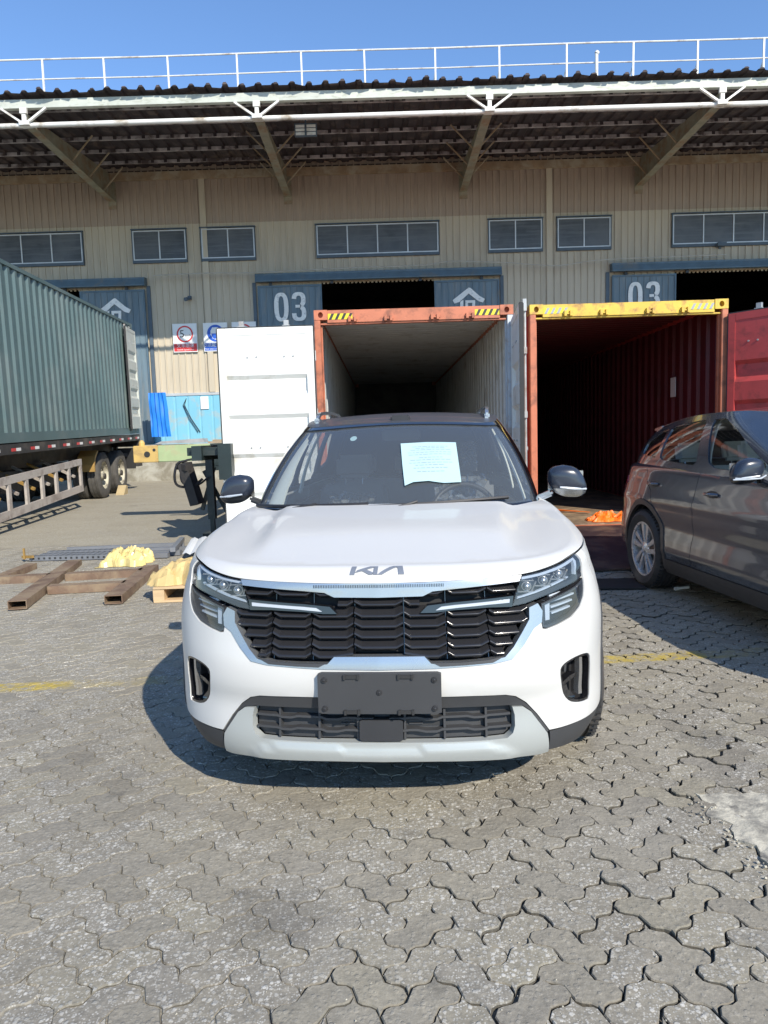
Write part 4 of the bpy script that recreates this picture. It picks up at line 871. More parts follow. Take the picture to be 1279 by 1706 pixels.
# crumpled wrapped bundles
def cloth_lump(name, loc, sx, sy, h, m, label, cat, seed, amp=.035, nx=30, ny=24, rot=0, pw=4, fold=(13, 5), ang=14):
    R = np.random.default_rng(seed); ph = R.uniform(0, 6, 12); U, Vv = np.meshgrid(np.linspace(-1, 1, nx), np.linspace(-1, 1, ny))
    rr = (np.abs(U)**pw+np.abs(Vv)**pw)**(1/pw); prof_ = np.sqrt(np.clip(1-rr**3.2, 0, 1)); a = 0
    for k in range(11):
        ang = R.uniform(0, 3.14); f = 3+k*1.9; a = a+np.abs(np.sin((U*np.cos(ang)+Vv*np.sin(ang))*f+ph[k]+1.4*np.sin(Vv*4+U*3+ph[(k+3) % 12])))*(3.2/f)
    a = (a-a.mean())/a.std(); z = h*prof_*(1+.0*U)+a*amp*np.clip(prof_+.25, 0, 1)*np.clip((1.02-rr)*6, 0, 1)
    edge = 1+.10*np.sin(np.arctan2(Vv, U)*5+ph[0])+.07*np.sin(np.arctan2(Vv, U)*11+ph[1]); X = U*sx/2*edge+a*amp*.35; Y = Vv*sy/2*edge+np.roll(a, 3, 0)*amp*.35
    V = np.stack([X, Y, np.clip(z, .003, None)], -1).reshape(-1, 3); b_ = MB(); b_.add(V, [(j*nx+i, j*nx+i+1, (j+1)*nx+i+1, (j+1)*nx+i) for j in range(ny-1) for i in range(nx-1)])
    o = b_.build(name, m, loc=loc, fix=False, smooth=ang, rot=(0, 0, rot)); return tag(o, label, cat)
m_film = pbr('yellowed_film', (.66, .53, .22), .30, var=.12, vscale=8, spec=.6, bump=.3, bscale=16)
m_film2 = pbr('tan_wrapping', (.60, .44, .19), .42, var=.14, vscale=6, bump=.3, bscale=13, bmap=(1, .5, .4))
cloth_lump('wrapped_bundle', (-2.93, 8.12, gz(8.1)), .50, .50, .15, m_film, 'crumpled yellow plastic wrapping lying on the steel uprights', 'wrapping', 3, .026, ang=6)
PL = empty('pallet', (-1.62, 6.42, gz(6.4)), (0, 0, .04), 'small pale wooden pallet under the tan wrapped bundle', 'pallet')
m_pal = pbr('pale_pine', (.58, .42, .24), .75, var=.15, vmap=(1, 8, 8), vscale=4)
for i in range(5):
    q = MB(); y = -.30+i*.135; q.box(-.40, .45, y, y+.10, .115, .135); q.build('deck_board', m_pal, PL, bevel=.002)
for i in range(3):
    q = MB(); x = -.36+i*.33; q.box(x-.045, x+.05, -.29, .36, .018, .115); q.build('block', m_pal, PL)
for y in (-.30, .26):
    q = MB(); q.box(-.40, .45, y, y+.10, .0, .018); q.build('bottom_board', m_pal, PL)
cloth_lump('wrapped_bundle', (-1.70, 6.46, gz(6.4)+.135), .70, .66, .17, m_film2, 'tan paper wrapped bundle with folds resting on the pallet', 'wrapping', 8, .020, pw=7, ang=6)
q = MB(); q.prism([(0, 0), (.13, .01), (.14, .10), (.01, .10)], 0, .002, lambda u, v, d: (u, d, v)); q.build('red_label', m_sgr, None, loc=(-1.62, 6.115, gz(6.2)+.18)); bpy.data.objects['red_label']['label'] = 'small red label on the tan wrapped bundle'; bpy.data.objects['red_label']['category'] = 'label'
q = MB(); n = 22
q.sheet([(i*.045, .016*math.sin(i*2.2)) for i in range(n)], 0, .95, lambda u, d, h: (u-.15*h, h, .10+.05*h+d+.02*math.sin(u*5)), 6)
tag(q.build('corrugated_sheet', pbr('translucent_white_sheet', (.68, .69, .68), .4, var=.05), loc=(-2.28, 8.0, gz(8.3)), fix=False, smooth=50), 'white wavy plastic sheet lying behind the tan bundle', 'sheet')
cloth_lump('packing_film', (-2.02, 7.25, gz(7)), .50, .36, .10, pbr('clear_film', (.55, .55, .53), .25, var=.15), 'crumpled pale film lying between the sheet and the tan bundle', 'film', 21, .022)
q = MB(); q.box(-.2, .55, -.2, .25, 0, .02); tag(q.build('cardboard', pbr('cardboard', (.50, .40, .24), .8), loc=(-2.25, 9.55, gz(9.5)+.003), rot=(0, 0, .2)), 'flat piece of pale cardboard behind the white wavy sheet', 'cardboard')
# orange straps
m_str = pbr('orange_strap', (.95, .19, .015), .45, var=.1)
def strap(name, pts, w_, loc, label):
    q = MB(); P = catmull(pts, 10); n = len(P); V = []
    for i, p in enumerate(P):
        d = P[min(i+1, n-1)]-P[max(i-1, 0)]; l_ = np.array([-d[1], d[0], 0]); l_ /= np.linalg.norm(l_)+1e-9; V += [p-l_*w_/2, p+l_*w_/2, p+l_*w_/2+[0, 0, .004], p-l_*w_/2+[0, 0, .004]]
    q.add(V, [(4*i+a, 4*i+(a+1) % 4, 4*i+4+(a+1) % 4, 4*i+4+a) for i in range(n-1) for a in range(4)]); return tag(q.build(name, m_str, loc=loc, smooth=30), label, 'strap')
zF = ZC+.152
for i in range(3):
    strap('ratchet_strap', [(0+.07*i, .0, .005+.006*i), (.10+.03*i, -.22, .02), (.26, -.50-.05*i, .012+.01*i), (.55+.04*i, -.80-.09*i, .02)], .05, (2.22+.05*i, 11.25, zF), ['orange strap trailing over the red container floor, leftmost of three', 'orange strap trailing over the red container floor, middle of three', 'orange strap trailing over the red container floor, rightmost of three'][i])
cloth_lump('strap_heap', (2.96, 9.45, zF), .54, .36, .07, m_str, 'crumpled heap of orange strap on the floor edge of the red container', 'strap', 14, .030, ang=6)
q = MB(); q.tube([(0, 0, .012), (.10, .02, .016)], .011, 8); q.tube([(.0, 0, .012), (-.03, -.01, .012)], .016, 8); tag(q.build('plastic_tube', m_sgw, loc=(2.48, 6.02, gz(6))), 'small white plastic tube lying beside the dark car rear wheel', 'tube')
q = MB(); q.box(-.35, .3, -.22, .2, 0, .012); tag(q.build('rubber_mat', m_rubber, loc=(1.95, 6.3, gz(6.3)+.004), rot=(0, 0, -.1)), 'flat dark plate lying beside the dark car rear wheel', 'plate')
# ================================================================ cars
m_pw = pbr('pearl_white_paint', (.60, .592, .56), .34, coat=.3, var=.01, spec=.5, rvar=.02)
m_pg = pbr('dark_grey_metallic', (.13, .138, .155), .22, metal=.6, coat=1.0, var=.04, rvar=.03, dirt=(.11, .10, .09), dirtamt=.12, dscale=1.5)
m_gloss = pbr('gloss_black', (.012, .012, .014), .08, coat=1, var=.05, rvar=.03)
m_roofb = pbr('dusty_black_roof', (.055, .058, .064), .42, coat=.15, var=.15, rvar=.05)
m_clad = pbr('grey_black_cladding', (.045, .046, .048), .55, var=.08, bump=.04, bscale=500)
m_dkp = pbr('dark_plastic', (.030, .030, .032), .42, var=.1)
m_silv = pbr('satin_silver', (.46, .48, .50), .26, metal=.8, coat=.3, var=.02)
m_skid = pbr('silver_skid_paint', (.43, .45, .43), .36, metal=.25, coat=.4, var=.02)
m_chr = pbr('satin_chrome', (.56, .55, .53), .26, metal=.85, var=.02, rvar=.04)
m_alu = pbr('machined_alloy', (.70, .71, .72), .28, metal=.7, var=.05)
m_lampk = pbr('lamp_housing', (.035, .037, .042), .25, metal=.3, var=.2)
m_lens = glass('lamp_lens', (.84, .87, .9), 1.3, .05, (.40, .46, .52))
m_drl = pbr('frosted_light_guide', (.46, .50, .54), .25, var=.03)
m_ws = glass('windscreen_glass', (.86, .89, .88), 1.2, .15, (.40, .45, .48))  # pale diffuse share stands in for the sky reflected in the glass
m_sg = glass('side_glass', (.93, .95, .94), 1.3, .02, (.20, .22, .22))
m_cart = pbr('car_tyre', (.035, .034, .034), .75, var=.2, vscale=8, dirt=(.12, .10, .08), dirtamt=.3)
m_redl = pbr('red_lamp', (.35, .012, .012), .12, coat=1)
m_beige = pbr('light_trim', (.62, .63, .56), .7, var=.03)
m_seat = pbr('seat_fabric', (.13, .135, .14), .7, var=.15)
m_filmc = glass('seat_film', (.80, .82, .84), 2.2, .18, (.6, .62, .64))
m_paper = pbr('pale_paper', (.43, .60, .60), .8, var=.015)
m_slat = pbr('grille_black', (.022, .022, .024), .20, coat=.35, spec=.5, var=.05, rvar=.03)
m_bdg = pbr('badge_grey', (.30, .32, .35), .35, metal=.5, var=.02)
m_ink = pbr('grey_ink', (.25, .33, .35), .8)
PLAN = [(0,0),(.25,.010),(.45,.040),(.60,.095),(.715,.18),(.795,.28),(.855,.42),(.893,.62),(.905,.85),(.893,1.2),(.885,1.7),(.89,2.5),(.898,3.3),(.893,3.55),(.87,3.85),(.83,4.1),(.74,4.25),(.55,4.33),(.25,4.36),(0,4.37)]
FRONT = [(.10,.14),(.18,.07),(.23,.025),(.30,.01),(.42,.02),(.50,0.0),(.58,0.0),(.66,.02),(.75,.04),(.84,.055),(.93,.07),(1.05,.11)]
SIDE = [(.10,.10),(.18,.06),(.25,.02),(.32,.0),(.5,0.0),(.68,.0),(.80,.02),(.88,.045),(1.0,.075),(1.1,.10)]
def hood_w(x, y):
    c = pinterp(y, [(-.2,.86),(0,.893),(.1,.92),(.3,.958),(.6,.998),(1.0,1.04),(1.4,1.07),(3,1.07),(5,1.07)]); return c-.028*(np.abs(x)/.8)**2.2
def wheel(parent, x, y, z, R, face, style, label=None):
    """face = +1/-1 : outward direction in x"""
    w_ = empty('wheel', (x, y, z), parent=parent); W2 = .105; r1 = R-.115
    prof = [(r1, -W2+.01), (r1+.02, -W2), (R*.86, -W2-.012), (R-.02, -W2+.004), (R-.004, -W2+.03)]
    for g in (-.055, -.018, .018, .055): prof += [(R, g-.006), (R-.009, g-.004), (R-.009, g+.004), (R, g+.006)]
    prof += [(R-.004, W2-.03), (R-.02, W2-.004), (R*.86, W2+.012), (r1+.02, W2), (r1, W2-.01)]
    b_ = MB(); b_.lathe(prof, 60, closed=True); ty = b_.build('tyre', m_cart, w_, smooth=35)
    b_ = MB()
    for i in range(60):
        a = 2*math.pi*i/60
        for sx in (-1, 1):
            c, s_ = math.cos(a), math.sin(a); M_ = Matrix.Rotation(a, 4, 'X')
            b_.box(sx*.062, sx*.098, -.003, .003, R-.012, R+.0012, M_)
    b_.build('tread_sipes', m_rubber, w_)['kind'] = 'stuff'
    b_ = MB(); f = face
    b_.lathe([(r1+.006, f*.100), (r1-.010, f*.098), (r1-.014, f*.06), (r1-.030, f*.0), (r1-.03, -f*.09)], 48); b_.build('rim_barrel', m_alu if style else m_alu, w_, smooth=40)
    b_ = MB(); b_.lathe([(.001, f*.02), (r1-.03, f*.0)], 40); b_.build('brake_shield', m_rubber, w_)
    b_ = MB(); b_.lathe([(.001, f*.035), (.145, f*.035), (.145, f*.02)], 36); b_.build('brake_disc', m_plate, w_)
    b_ = MB(); b_.lathe([(.001, f*.098), (.024, f*.096), (.030, f*.090), (.062, f*.082), (.075, f*.06)], 30); b_.build('hub_cap', m_alu, w_, smooth=40)
    n = 5
    for i in range(n):
        a = 2*math.pi*(i+.13)/n; M_ = Matrix.Rotation(a, 4, 'X'); rr_ = r1-.012; b_ = MB()
        for sg_ in (-1, 1):
            P = [(sg_*.006, .055), (sg_*.040, .060), (sg_*.070, rr_*.97), (sg_*.030, rr_)]
            if style: P = [(sg_*.004, .055), (sg_*.034, .060), (sg_*.075+.02, rr_*.955), (sg_*.026+.02, rr_)]
            V = [(f*(d0+(.004 if rad > .1 else .0)), u, rad) for d0 in (.086, .055) for u, rad in P]
            b_.add([tuple(M_ @ Vector(v)) for v in V], [(0, 1, 2, 3), (4, 7, 6, 5), (0, 4, 5, 1), (1, 5, 6, 2), (2, 6, 7, 3), (3, 7, 4, 0)])
        b_.build('spoke', m_alu, w_, bevel=.003)
        b_ = MB(); P = [(-.030, .06), (.030, .06), (.024+(.02 if style else 0), rr_*.98), (-.024+(.02 if style else 0), rr_*.98)]
        V = [(f*d0, u, rad) for d0 in (.074, .050) for u, rad in P]; b_.add([tuple(M_ @ Vector(v)) for v in V], [(0, 1, 2, 3), (4, 7, 6, 5), (0, 4, 5, 1), (1, 5, 6, 2), (2, 6, 7, 3), (3, 7, 4, 0)]); b_.build('spoke_web', m_gloss, w_)
    return w_
def seat(parent, x, y, z=.34, h=.62):
    e = empty('seat', (x, y, z), parent=parent)
    def pad(sx, sy, sz, M_, name, m=m_seat):
        b_ = MB(); b_.box(-sx/2, sx/2, -sy/2, sy/2, 0, sz, M_); return b_.build(name, m, e, bevel=.03, smooth=50)
    pad(.50, .50, .16, Matrix.Identity(4), 'cushion'); pad(.48, .13, h, Matrix.Translation((0, .24, .12)) @ Matrix.Rotation(-.28, 4, 'X'), 'seat_back'); pad(.26, .09, .17, Matrix.Translation((0, .44, .14+h)) @ Matrix.Rotation(-.2, 4, 'X'), 'headrest')
    b_ = MB(); 
    for sx in (-.06, .06): b_.tube([(sx, .40, .05+h), (sx, .45, .20+h)], .007, 6)
    b_.build('headrest_post', m_chr, e)
    return e
def steering(parent, x, y, z):
    e = empty('steering_wheel', (x, y, z), (math.radians(65), 0, 0), parent=parent); R = .185
    b_ = MB(); n = 36; b_.tube([(R*math.cos(2*math.pi*i/n), R*math.sin(2*math.pi*i/n), 0) for i in range(n+1)], .016, 8, cap=False); b_.build('rim', m_dkp, e, smooth=50)
    b_ = MB(); b_.box(-.09, .09, -.07, .06, -.03, .02); b_.bar((-.17, 0, 0), (-.08, 0, 0), .035, .02); b_.bar((.17, 0, 0), (.08, 0, 0), .035, .02); b_.bar((0, -.17, 0), (0, -.06, 0), .04, .02); b_.build('hub', m_dkp, e, bevel=.008)
    return e
def door_mirror(parent, x, y, z, f, m_top, m_low, name='door_mirror', sc=1.0):
    """f=+1 right of image. housing with a light lower strip and an arm"""
    e = empty(name, (x, y, z), parent=parent)
    def shell(zc0, zc1, nm, m, grow=1.0, back=False):
        b_ = MB(); nu, nv = 25, 17; V = []
        for j in range(nv):
            v = zc0+(zc1-zc0)*j/(nv-1)              # -1..1 height
            for i in range(nu):
                a = math.pi*2*i/(nu-1)
                ca, sa = math.cos(a), math.sin(a); ex = lambda q, p: math.copysign(abs(q)**p, q)
                prof = max(0., 1-abs(v)**(4.2 if v > 0 else 2.4))**.5
                topw = 1-.16*v if v > 0 else 1+.10*v
                X = .108*ex(ca, .62)*prof*topw*grow+f*.02*(-v); Y = .075*ex(sa, .8)*prof*grow*(1.0 if sa < 0 else .45); Z = .092*v
                # outer end droops to a point
                X2 = X*f
                if X2 > 0: Z += -.022*(X2/.108)**2
                V.append((X, Y, Z))
        b_.add(V, [(j*nu+i, j*nu+i+1, (j+1)*nu+i+1, (j+1)*nu+i) for j in range(nv-1) for i in range(nu-1)]); return b_.build(nm, m, e, smooth=50)
    shell(-.42, 1, 'mirror_cap', m_top); shell(-1, -.42, 'lower_cover', m_low, 1.012)
    b_ = MB(); b_.tube([(f*.108*.93, -.045, -.045), (f*.03, -.078, -.040), (-f*.05, -.080, -.030)], [.006, .008, .005], 8); b_.build('turn_signal', m_drl, e, smooth=40)
    b_ = MB(); b_.box(-.10, .10, .030, .034, -.055, .055); b_.build('mirror_glass', m_chr, e, bevel=.01)
    b_ = MB(); b_.bar((-f*.075, .0, -.062), (-f*.20, .03, -.115), .10, .035); b_.build('mirror_arm', m_low, e, bevel=.012, smooth=50)
    if sc != 1: e.scale = (sc, sc, sc)
    return e
def arch_hole(W, ys, R, zc=.345, v0=.0):
    s0 = W.s_at_y(ys); return [(s0+R*math.cos(a), max(v0, zc+R*math.sin(a))) for a in np.linspace(0, 2*math.pi, 40, endpoint=False)]
def liner(parent, x, y, z, R, f):
    b_ = MB(); n = 20; W_ = .42
    prof = [(-math.pi*.08+math.pi*1.16*i/n) for i in range(n+1)]
    V = [(xx, y+R*math.cos(a), z+R*math.sin(a)) for xx in (x, x-f*W_) for a in prof]; b_.add(V, [(i, i+1, n+2+i, n+1+i) for i in range(n)])
    b_.add([(x-f*W_, y, z)]+[(x-f*W_, y+R*math.cos(a), z+R*math.sin(a)) for a in prof], [(0, i+1, i+2) for i in range(n)]); b_.build('wheel_arch_liner', m_rubber, parent, fix=False)

# ---------------------------------------------------------------- shared body builder (flanks, greenhouse, cabin)
def base_car(root, W, Hs, S):
    """S: dict with yf,yr (axle y), paint, clad, seams, windows etc."""
    sF, sR = W.s_at_y(S['yf']), W.s_at_y(S['yr']); L = W.L; R = S.get('R', .345); RA = R+.045; RC = RA+.045
    fn = W
    # dark inner shell
    for f in (1, -1):
        out = [(0, .16), (L, .16), (L, .93), (W.s_at_y(1.3), .93), (1.0, .86), (.5, .80), (0, .80)] if f > 0 else [(-s, v) for s, v in [(0, .16), (L, .16), (L, .93), (W.s_at_y(1.3), .93), (1.0, .86), (.5, .80), (0, .80)]][::-1]
        holes = [[(f*s, v) for s, v in arch_hole(W, y, RA, R, .1601)] for y in (S['yf'], S['yr'])]
        holes = [[(f*s, v) for s, v in [(s0+RA*math.cos(a), R+RA*math.sin(a)) for a in np.linspace(0, 2*math.pi, 36, endpoint=False)] if v > .17] for s0 in (sF, sR)]
        patch('body_shell', lambda s, v, o: fn(s, v, -.075+o*0), out, m_rubber, root, holes, .06, 0, 0)
    b_ = MB(); b_.box(-.72, .72, .35, S['yl']-.3, .17, .19); b_.build('underbody', m_rubber, root)
    for f in (1, -1):
        for y in (S['yf'], S['yr']): liner(root, f*.84, y, R, RA+.01, f)
        for y in (S['yf'], S['yr']): wheel(root, f*S.get('wx', .785), y, R, R, f, S.get('style', 0))
    seams = S['seams']      # list of (name, y0, y1)
    vlow = S['vlow']; g = .0035
    for f in (1, -1):
        for name, s0, s1, lowpts in S['panels'](W, sF, sR, RC):
            pts = lowpts; pts = [(f*s, v) for s, v in pts]; pts = pts[::-1] if f < 0 else pts
            patch(name, fn, inset(pts, g), S['paint'], root, step=.035, out=0, flange=.012)
        # cladding over arches and sill
        def arc(s0, r, a0, a1, n=22): return [(s0+r*math.cos(math.radians(a0+(a1-a0)*i/n)), R+r*math.sin(math.radians(a0+(a1-a0)*i/n))) for i in range(n+1)]
        va = math.degrees(math.asin((.235-R)/RA)); vc = math.degrees(math.asin((.235-R)/RC))
        for s0 in (sF, sR):
            P = arc(s0, RC, vc, 180-vc)+arc(s0, RA, 180-va, va); P = [(f*s, v) for s, v in P]; P = P[::-1] if f < 0 else P
            patch('arch_cladding', fn, P, S['clad'], root, step=.03, out=.007, flange=.03)
        sa = sF+math.sqrt(RC**2-(vlow-R)**2) if vlow > R-RC else sF; P = [(sF+RA*math.cos(math.radians(va)), .205), (sR-RA*math.cos(math.radians(va)), .205), (sR-RC*math.cos(math.asin((vlow-R)/RC)), vlow), (sF+RC*math.cos(math.asin((vlow-R)/RC)), vlow)]
        P = [(f*s, v) for s, v in P]; P = P[::-1] if f < 0 else P; patch('sill_cladding', fn, inset(P, .002), S['clad'], root, step=.05, out=.006, flange=.03)
    # greenhouse
    H_ = Hs; lat = S['glasslat']
    ts = H_.L
    holes = []
    for nm, pts, ctr in S['glass'](H_):
        hs = [pts] if ctr else [pts, mir(pts)]
        for q in hs:
            holes.append(q)
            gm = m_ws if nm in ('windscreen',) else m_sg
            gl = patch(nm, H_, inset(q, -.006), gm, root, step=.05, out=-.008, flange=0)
            if nm == 'windscreen':
                fr = inset(q, .028); patch('frit_band', H_, q, m_gloss, gl, [fr], .03, -.011, 0)
            elif S.get('frit', True): patch('glass_edge', H_, q, m_gloss, gl, [inset(q, .014)], .03, -.0105, 0)
    full = sym([(0, .0), (ts, .0)][:1]+[]) if 0 else None
    for f in (1, -1):
        Hh = []
        for q in holes:
            qq = np.array(q); c = qq[:, 0]
            if (c*f).max() > .05: Hh.append(q)
        # half outline that follows windscreen/backlight cut lines at t=0: slice centre holes
        out = [(0, 0), (ts, 0), (ts, 1.0), (0, 1.0)]
        hl = []
        for q in Hh:
            q2 = [(f*a, b) for a, b in q]
            if min(a for a, b in q2) < -.05 and max(a for a, b in q2) < ts*.6:      # windscreen crosses 0
                q3 = [(a, b) for a, b in q2 if a > 0]; lo = sorted(q3, key=lambda p: p[1]); v0 = min(b for a, b in q2); v1 = max(b for a, b in q2)
                q3 = sorted([p for p in q3], key=lambda p: p[1]); out = [(0, 0), (ts, 0), (ts, 1.0), (0, 1.0), (0, v1)]+[p for p in S['wsR'][::-1] if 1]+[(0, v0)]
            else: hl.append(q2)
        if f < 0: out = [(-a, b) for a, b in out][::-1]; hl = [[(-a, b) for a, b in h] for h in hl]
        patch('pillar_frame', H_, out, S['pillar'], root, hl, .05, 0, .02)
    # roof skin
    rc = [(float(a), float(b)) for a, b in H_.t_]; rp = [(x, y) for x, y in rc]+[(-x, y) for x, y in rc[::-1][1:-1]]
    zr = lambda x, y, o: np.stack([x, y, H_.zroof(x, y)+o], -1)
    P, T = tri2d([rp[i] for i in range(0, len(rp), 3)], [], .07); V, Fc = surf_mesh(P, T, zr, .002, .012); me = bpy.data.meshes.new('roof'); me.from_pydata(V, [], Fc); me.update(); me.polygons.foreach_set('use_smooth', [True]*len(Fc)); me.set_sharp_from_angle(angle=.7); link('roof', me, S['roofm'], root)
    V, Fc = surf_mesh(P, T, zr, -.035, 0); me = bpy.data.meshes.new('headliner'); me.from_pydata(V, [], Fc); me.update(); link('headliner', me, m_beige, root)
    # cabin
    yb = S['ydash']
    b_ = MB(); b_.prism([(yb-.35, .93), (yb+.0, .985), (yb+.28, .99), (yb+.42, .93), (yb+.44, .80), (yb+.35, .55), (yb-.3, .5)], -.70, .70, lambda u, v, d: (d, u, v)); b_.build('dashboard', m_dkp, root, bevel=.015, smooth=45)
    b_ = MB(); b_.box(-.70, .70, yb, S['yl']-.4, .36, .40); b_.build('cabin_floor', m_seat, root)
    for f in (1, -1):
        b_ = MB(); b_.box(f*.73-.015, f*.73+.015, yb+.2, S['yl']-.9, .40, .96); b_.build('door_card', m_dkp, root)
        seat(root, f*.37, yb+1.02); 
        P = [(H_.t_at_y(S['pB'])-.05, .02), (H_.t_at_y(S['pB'])+.05, .02), (H_.t_at_y(S['pB'])+.03, .97), (H_.t_at_y(S['pB'])-.05, .97)]; P = P if f > 0 else mir(P)
        patch('pillar_trim', H_, P, m_beige, root, step=.06, out=-.055, flange=.01)
    for x in (-.42, 0, .42): seat(root, x, yb+1.92, .38, .56)
    steering(root, S.get('steer', .37), yb+.52, .93)
    b_ = MB(); b_.box(-.12, .12, -.02, .02, -.035, .035); b_.build('rear_view_mirror', m_dkp, root, loc=(0, S['ymir'], S['zmir']), bevel=.01)
    b_ = MB(); b_.box(-.06, .06, -.05, .05, -.03, .05); b_.build('camera_cover', m_dkp, root, loc=(0, S['ymir']-.03, S['zmir']+.07), bevel=.01)
def body_top(W, s): return float(W.vmax(s))-.004
# ---------------------------------------------------------------- white crossover
CAR = empty('car', (-.034, 2.46, 0), (0, 0, -.075), 'white compact crossover with black roof parked facing us in the middle of the yard', 'car', 'parked cars')
W = Wrap(PLAN, FRONT, SIDE, hood_w, r=.08)
L = W.L; sF = W.s_at_y(.85); sR = W.s_at_y(3.48); sH = W.s_at_y(1.30)
def lead(s):        # lower edge of the bonnet in (s,v)
    return pinterp(abs(s), [(-.2, .872), (0, .872), (.15, .873), (.276, .876), (.404, .880), (.54, .886), (.632, .896), (.736, .912), (.83, .930), (.95, .940), (1.15, .948), (1.5, .955), (2.2, .97)])
# bonnet: wrapped lip + rolled edge + top skin, one welded mesh
def hood_z(x, y):
    z = hood_w(x, y); ax = np.abs(x); fr = sstep(.22, .60, y); xe = .50+.05*sstep(.3, 1.1, y)
    z = z+.020*(1-sstep(xe-.030, xe+.030, ax))*fr
    z = z-.006*np.exp(-((ax-xe-.09)/.07)**2)*fr*(1-sstep(.85, 1.15, y)*.4)
    return z
sh = np.linspace(-sH, sH, 141); V = []; nv = 12; bm = bmesh.new(); rows = []
for k in range(nv+1):
    a = k/nv; v = np.array([lead(s)+.002+(float(W.vmax(s))-lead(s)-.002)*a for s in sh]); rows.append(W(sh, v))
low = W(sh, np.array([lead(s)+.002 for s in sh]), -.018); rows = [low]+rows
vs = [[bm.verts.new(p) for p in r] for r in rows]
for j in range(len(rows)-1):
    for i in range(140): bm.faces.new((vs[j][i], vs[j][i+1], vs[j+1][i+1], vs[j+1][i]))
top = rows[-1]; 
def cowl(x): return 1.13-.085*(1-min(1, abs(x)/.72)**2)+.11*max(0, abs(x)-.60)/.12
cw = [(x, cowl(x)) for x in np.linspace(top[-1][0]-.01, top[0][0]+.01, 60)]
loop = [tuple(p[:2]) for p in top]+cw
P, T = tri2d([p for p in loop], [], .03)
vm = {}
for i, p in enumerate(P):
    d = np.hypot(top[:, 0]-p[0], top[:, 1]-p[1]); j = int(d.argmin())
    if d[j] < 1e-4: vm[i] = vs[-1][j]
    else: 
        zb = float(hood_z(p[0], p[1])); e = min(1, d[j]/.10); z0 = float(hood_w(p[0], p[1])); vm[i] = bm.verts.new((p[0], p[1], z0+(zb-z0)*e))
for t in T:
    try: bm.faces.new([vm[i] for i in t])
    except ValueError: pass
me = bpy.data.meshes.new('bonnet'); bm.to_mesh(me); bm.free(); me.polygons.foreach_set('use_smooth', [True]*len(me.polygons)); me.set_sharp_from_angle(angle=.8); link('bonnet', me, m_pw, CAR)
R = .345; RC = .435
def arcp(s0, r, a0, a1, n=20): return [(s0+r*math.cos(math.radians(a0+(a1-a0)*i/n)), R+r*math.sin(math.radians(a0+(a1-a0)*i/n))) for i in range(n+1)]
sa = sF-math.sqrt(RC**2-(.31-R)**2)
# outlines (right half), traced on the body surface
HEAD = [(.540, .883), (.632, .892), (.736, .908), (.83, .926), (.895, .936), (.905, .905), (.897, .872), (.884, .842), (.818, .830), (.70, .811), (.612, .795), (.548, .780), (.488, .774), (.512, .824)]
LOW = [(.616, .776), (.696, .794), (.804, .814), (.882, .834), (.865, .795), (.850, .772), (.812, .740), (.752, .712), (.684, .697), (.624, .687), (.606, .694)]
CHROME = [(.538, .884), (.526, .863), (.404, .856), (.272, .848), (.196, .842), (.160, .826), (0, .824), (0, .873), (.15, .873), (.276, .876), (.404, .880)]
GRILLE = [(0, .823), (.162, .825), (.196, .840), (.272, .846), (.404, .854), (.525, .861), (.512, .824), (.486, .774), (.556, .768), (.552, .728), (.516, .684), (.480, .640), (.444, .608), (.384, .600), (.288, .596), (.184, .597), (.160, .622), (0, .623)]
FRIN = [(0, .622), (.160, .621), (.184, .596), (.288, .595), (.384, .599), (.446, .607), (.482, .639), (.518, .683), (.554, .728), (.558, .768)]
FROUT = [(.596, .780), (.613, .752), (.604, .712), (.568, .694), (.522, .642), (.472, .598), (.408, .588), (.30, .583), (.2, .579), (0, .576)]
MID = [(.150, .768), (.176, .793), (.272, .802), (.498, .814), (.489, .776), (.40, .779), (.272, .775), (.20, .768)]
FOG = [(.668, .540), (.692, .555), (.735, .564), (.79, .567), (.838, .560), (.858, .54), (.864, .44), (.862, .375), (.82, .376), (.775, .382), (.73, .396), (.700, .425), (.680, .47), (.668, .51)]
BLK_T = [(0, .473), (.216, .473), (.32, .472), (.448, .468), (.488, .458), (.532, .428), (.576, .380), (.624, .314)]
SKT = [(.476, .418), (.518, .414), (.548, .392), (.612, .305), (.632, .228)]
# front bumper skin
bump = [(0, .575)]+[(s, v-.001) for s, v in FROUT[::-1][1:]]+[(.606, .688), (.624, .685), (.684, .695), (.752, .710), (.812, .738), (.853, .772), (.872, .800), (.889, .842), (.901, .872), (.909, .905), (.900, .931), (.99, .938)]
bump += [(1.02, .80), (1.045, R+math.sqrt(max(0, RC**2-(sF-1.045)**2)))]
a0 = math.degrees(math.atan2(bump[-1][1]-R, bump[-1][0]-sF)); a1 = 180+math.degrees(math.asin((R-.31)/RC)) if 0 else 180-math.degrees(math.asin((.31-R)/RC))
bump += arcp(sF, RC, a0, a1, 10)[1:]+[(.93, .308), (.80, .310), (.68, .312)]+BLK_T[::-1]
bump = [p for i, p in enumerate(bump) if i == 0 or np.hypot(p[0]-bump[i-1][0], p[1]-bump[i-1][1]) > 1e-3]
if sum(bump[i-1][0]*bump[i][1]-bump[i][0]*bump[i-1][1] for i in range(len(bump))) < 0: bump = bump[::-1]
def symfull(P):     # half outline with both ends at s=0 -> closed symmetric
    i0 = [i for i, p in enumerate(P) if abs(p[0]) < 1e-6]
    Q = P
    # rotate so the open gap (between two s=0 points) is at the ends
    for k in range(len(P)):
        if abs(P[k][0]) < 1e-6 and abs(P[k-1][0]) < 1e-6: Q = P[k:]+P[:k]; break
    return Q+[(-s, v) for s, v in Q[::-1]][1:-1] if abs(Q[0][0]) < 1e-6 and abs(Q[-1][0]) < 1e-6 else Q
FOGr = rnd(FOG, .22, 1)
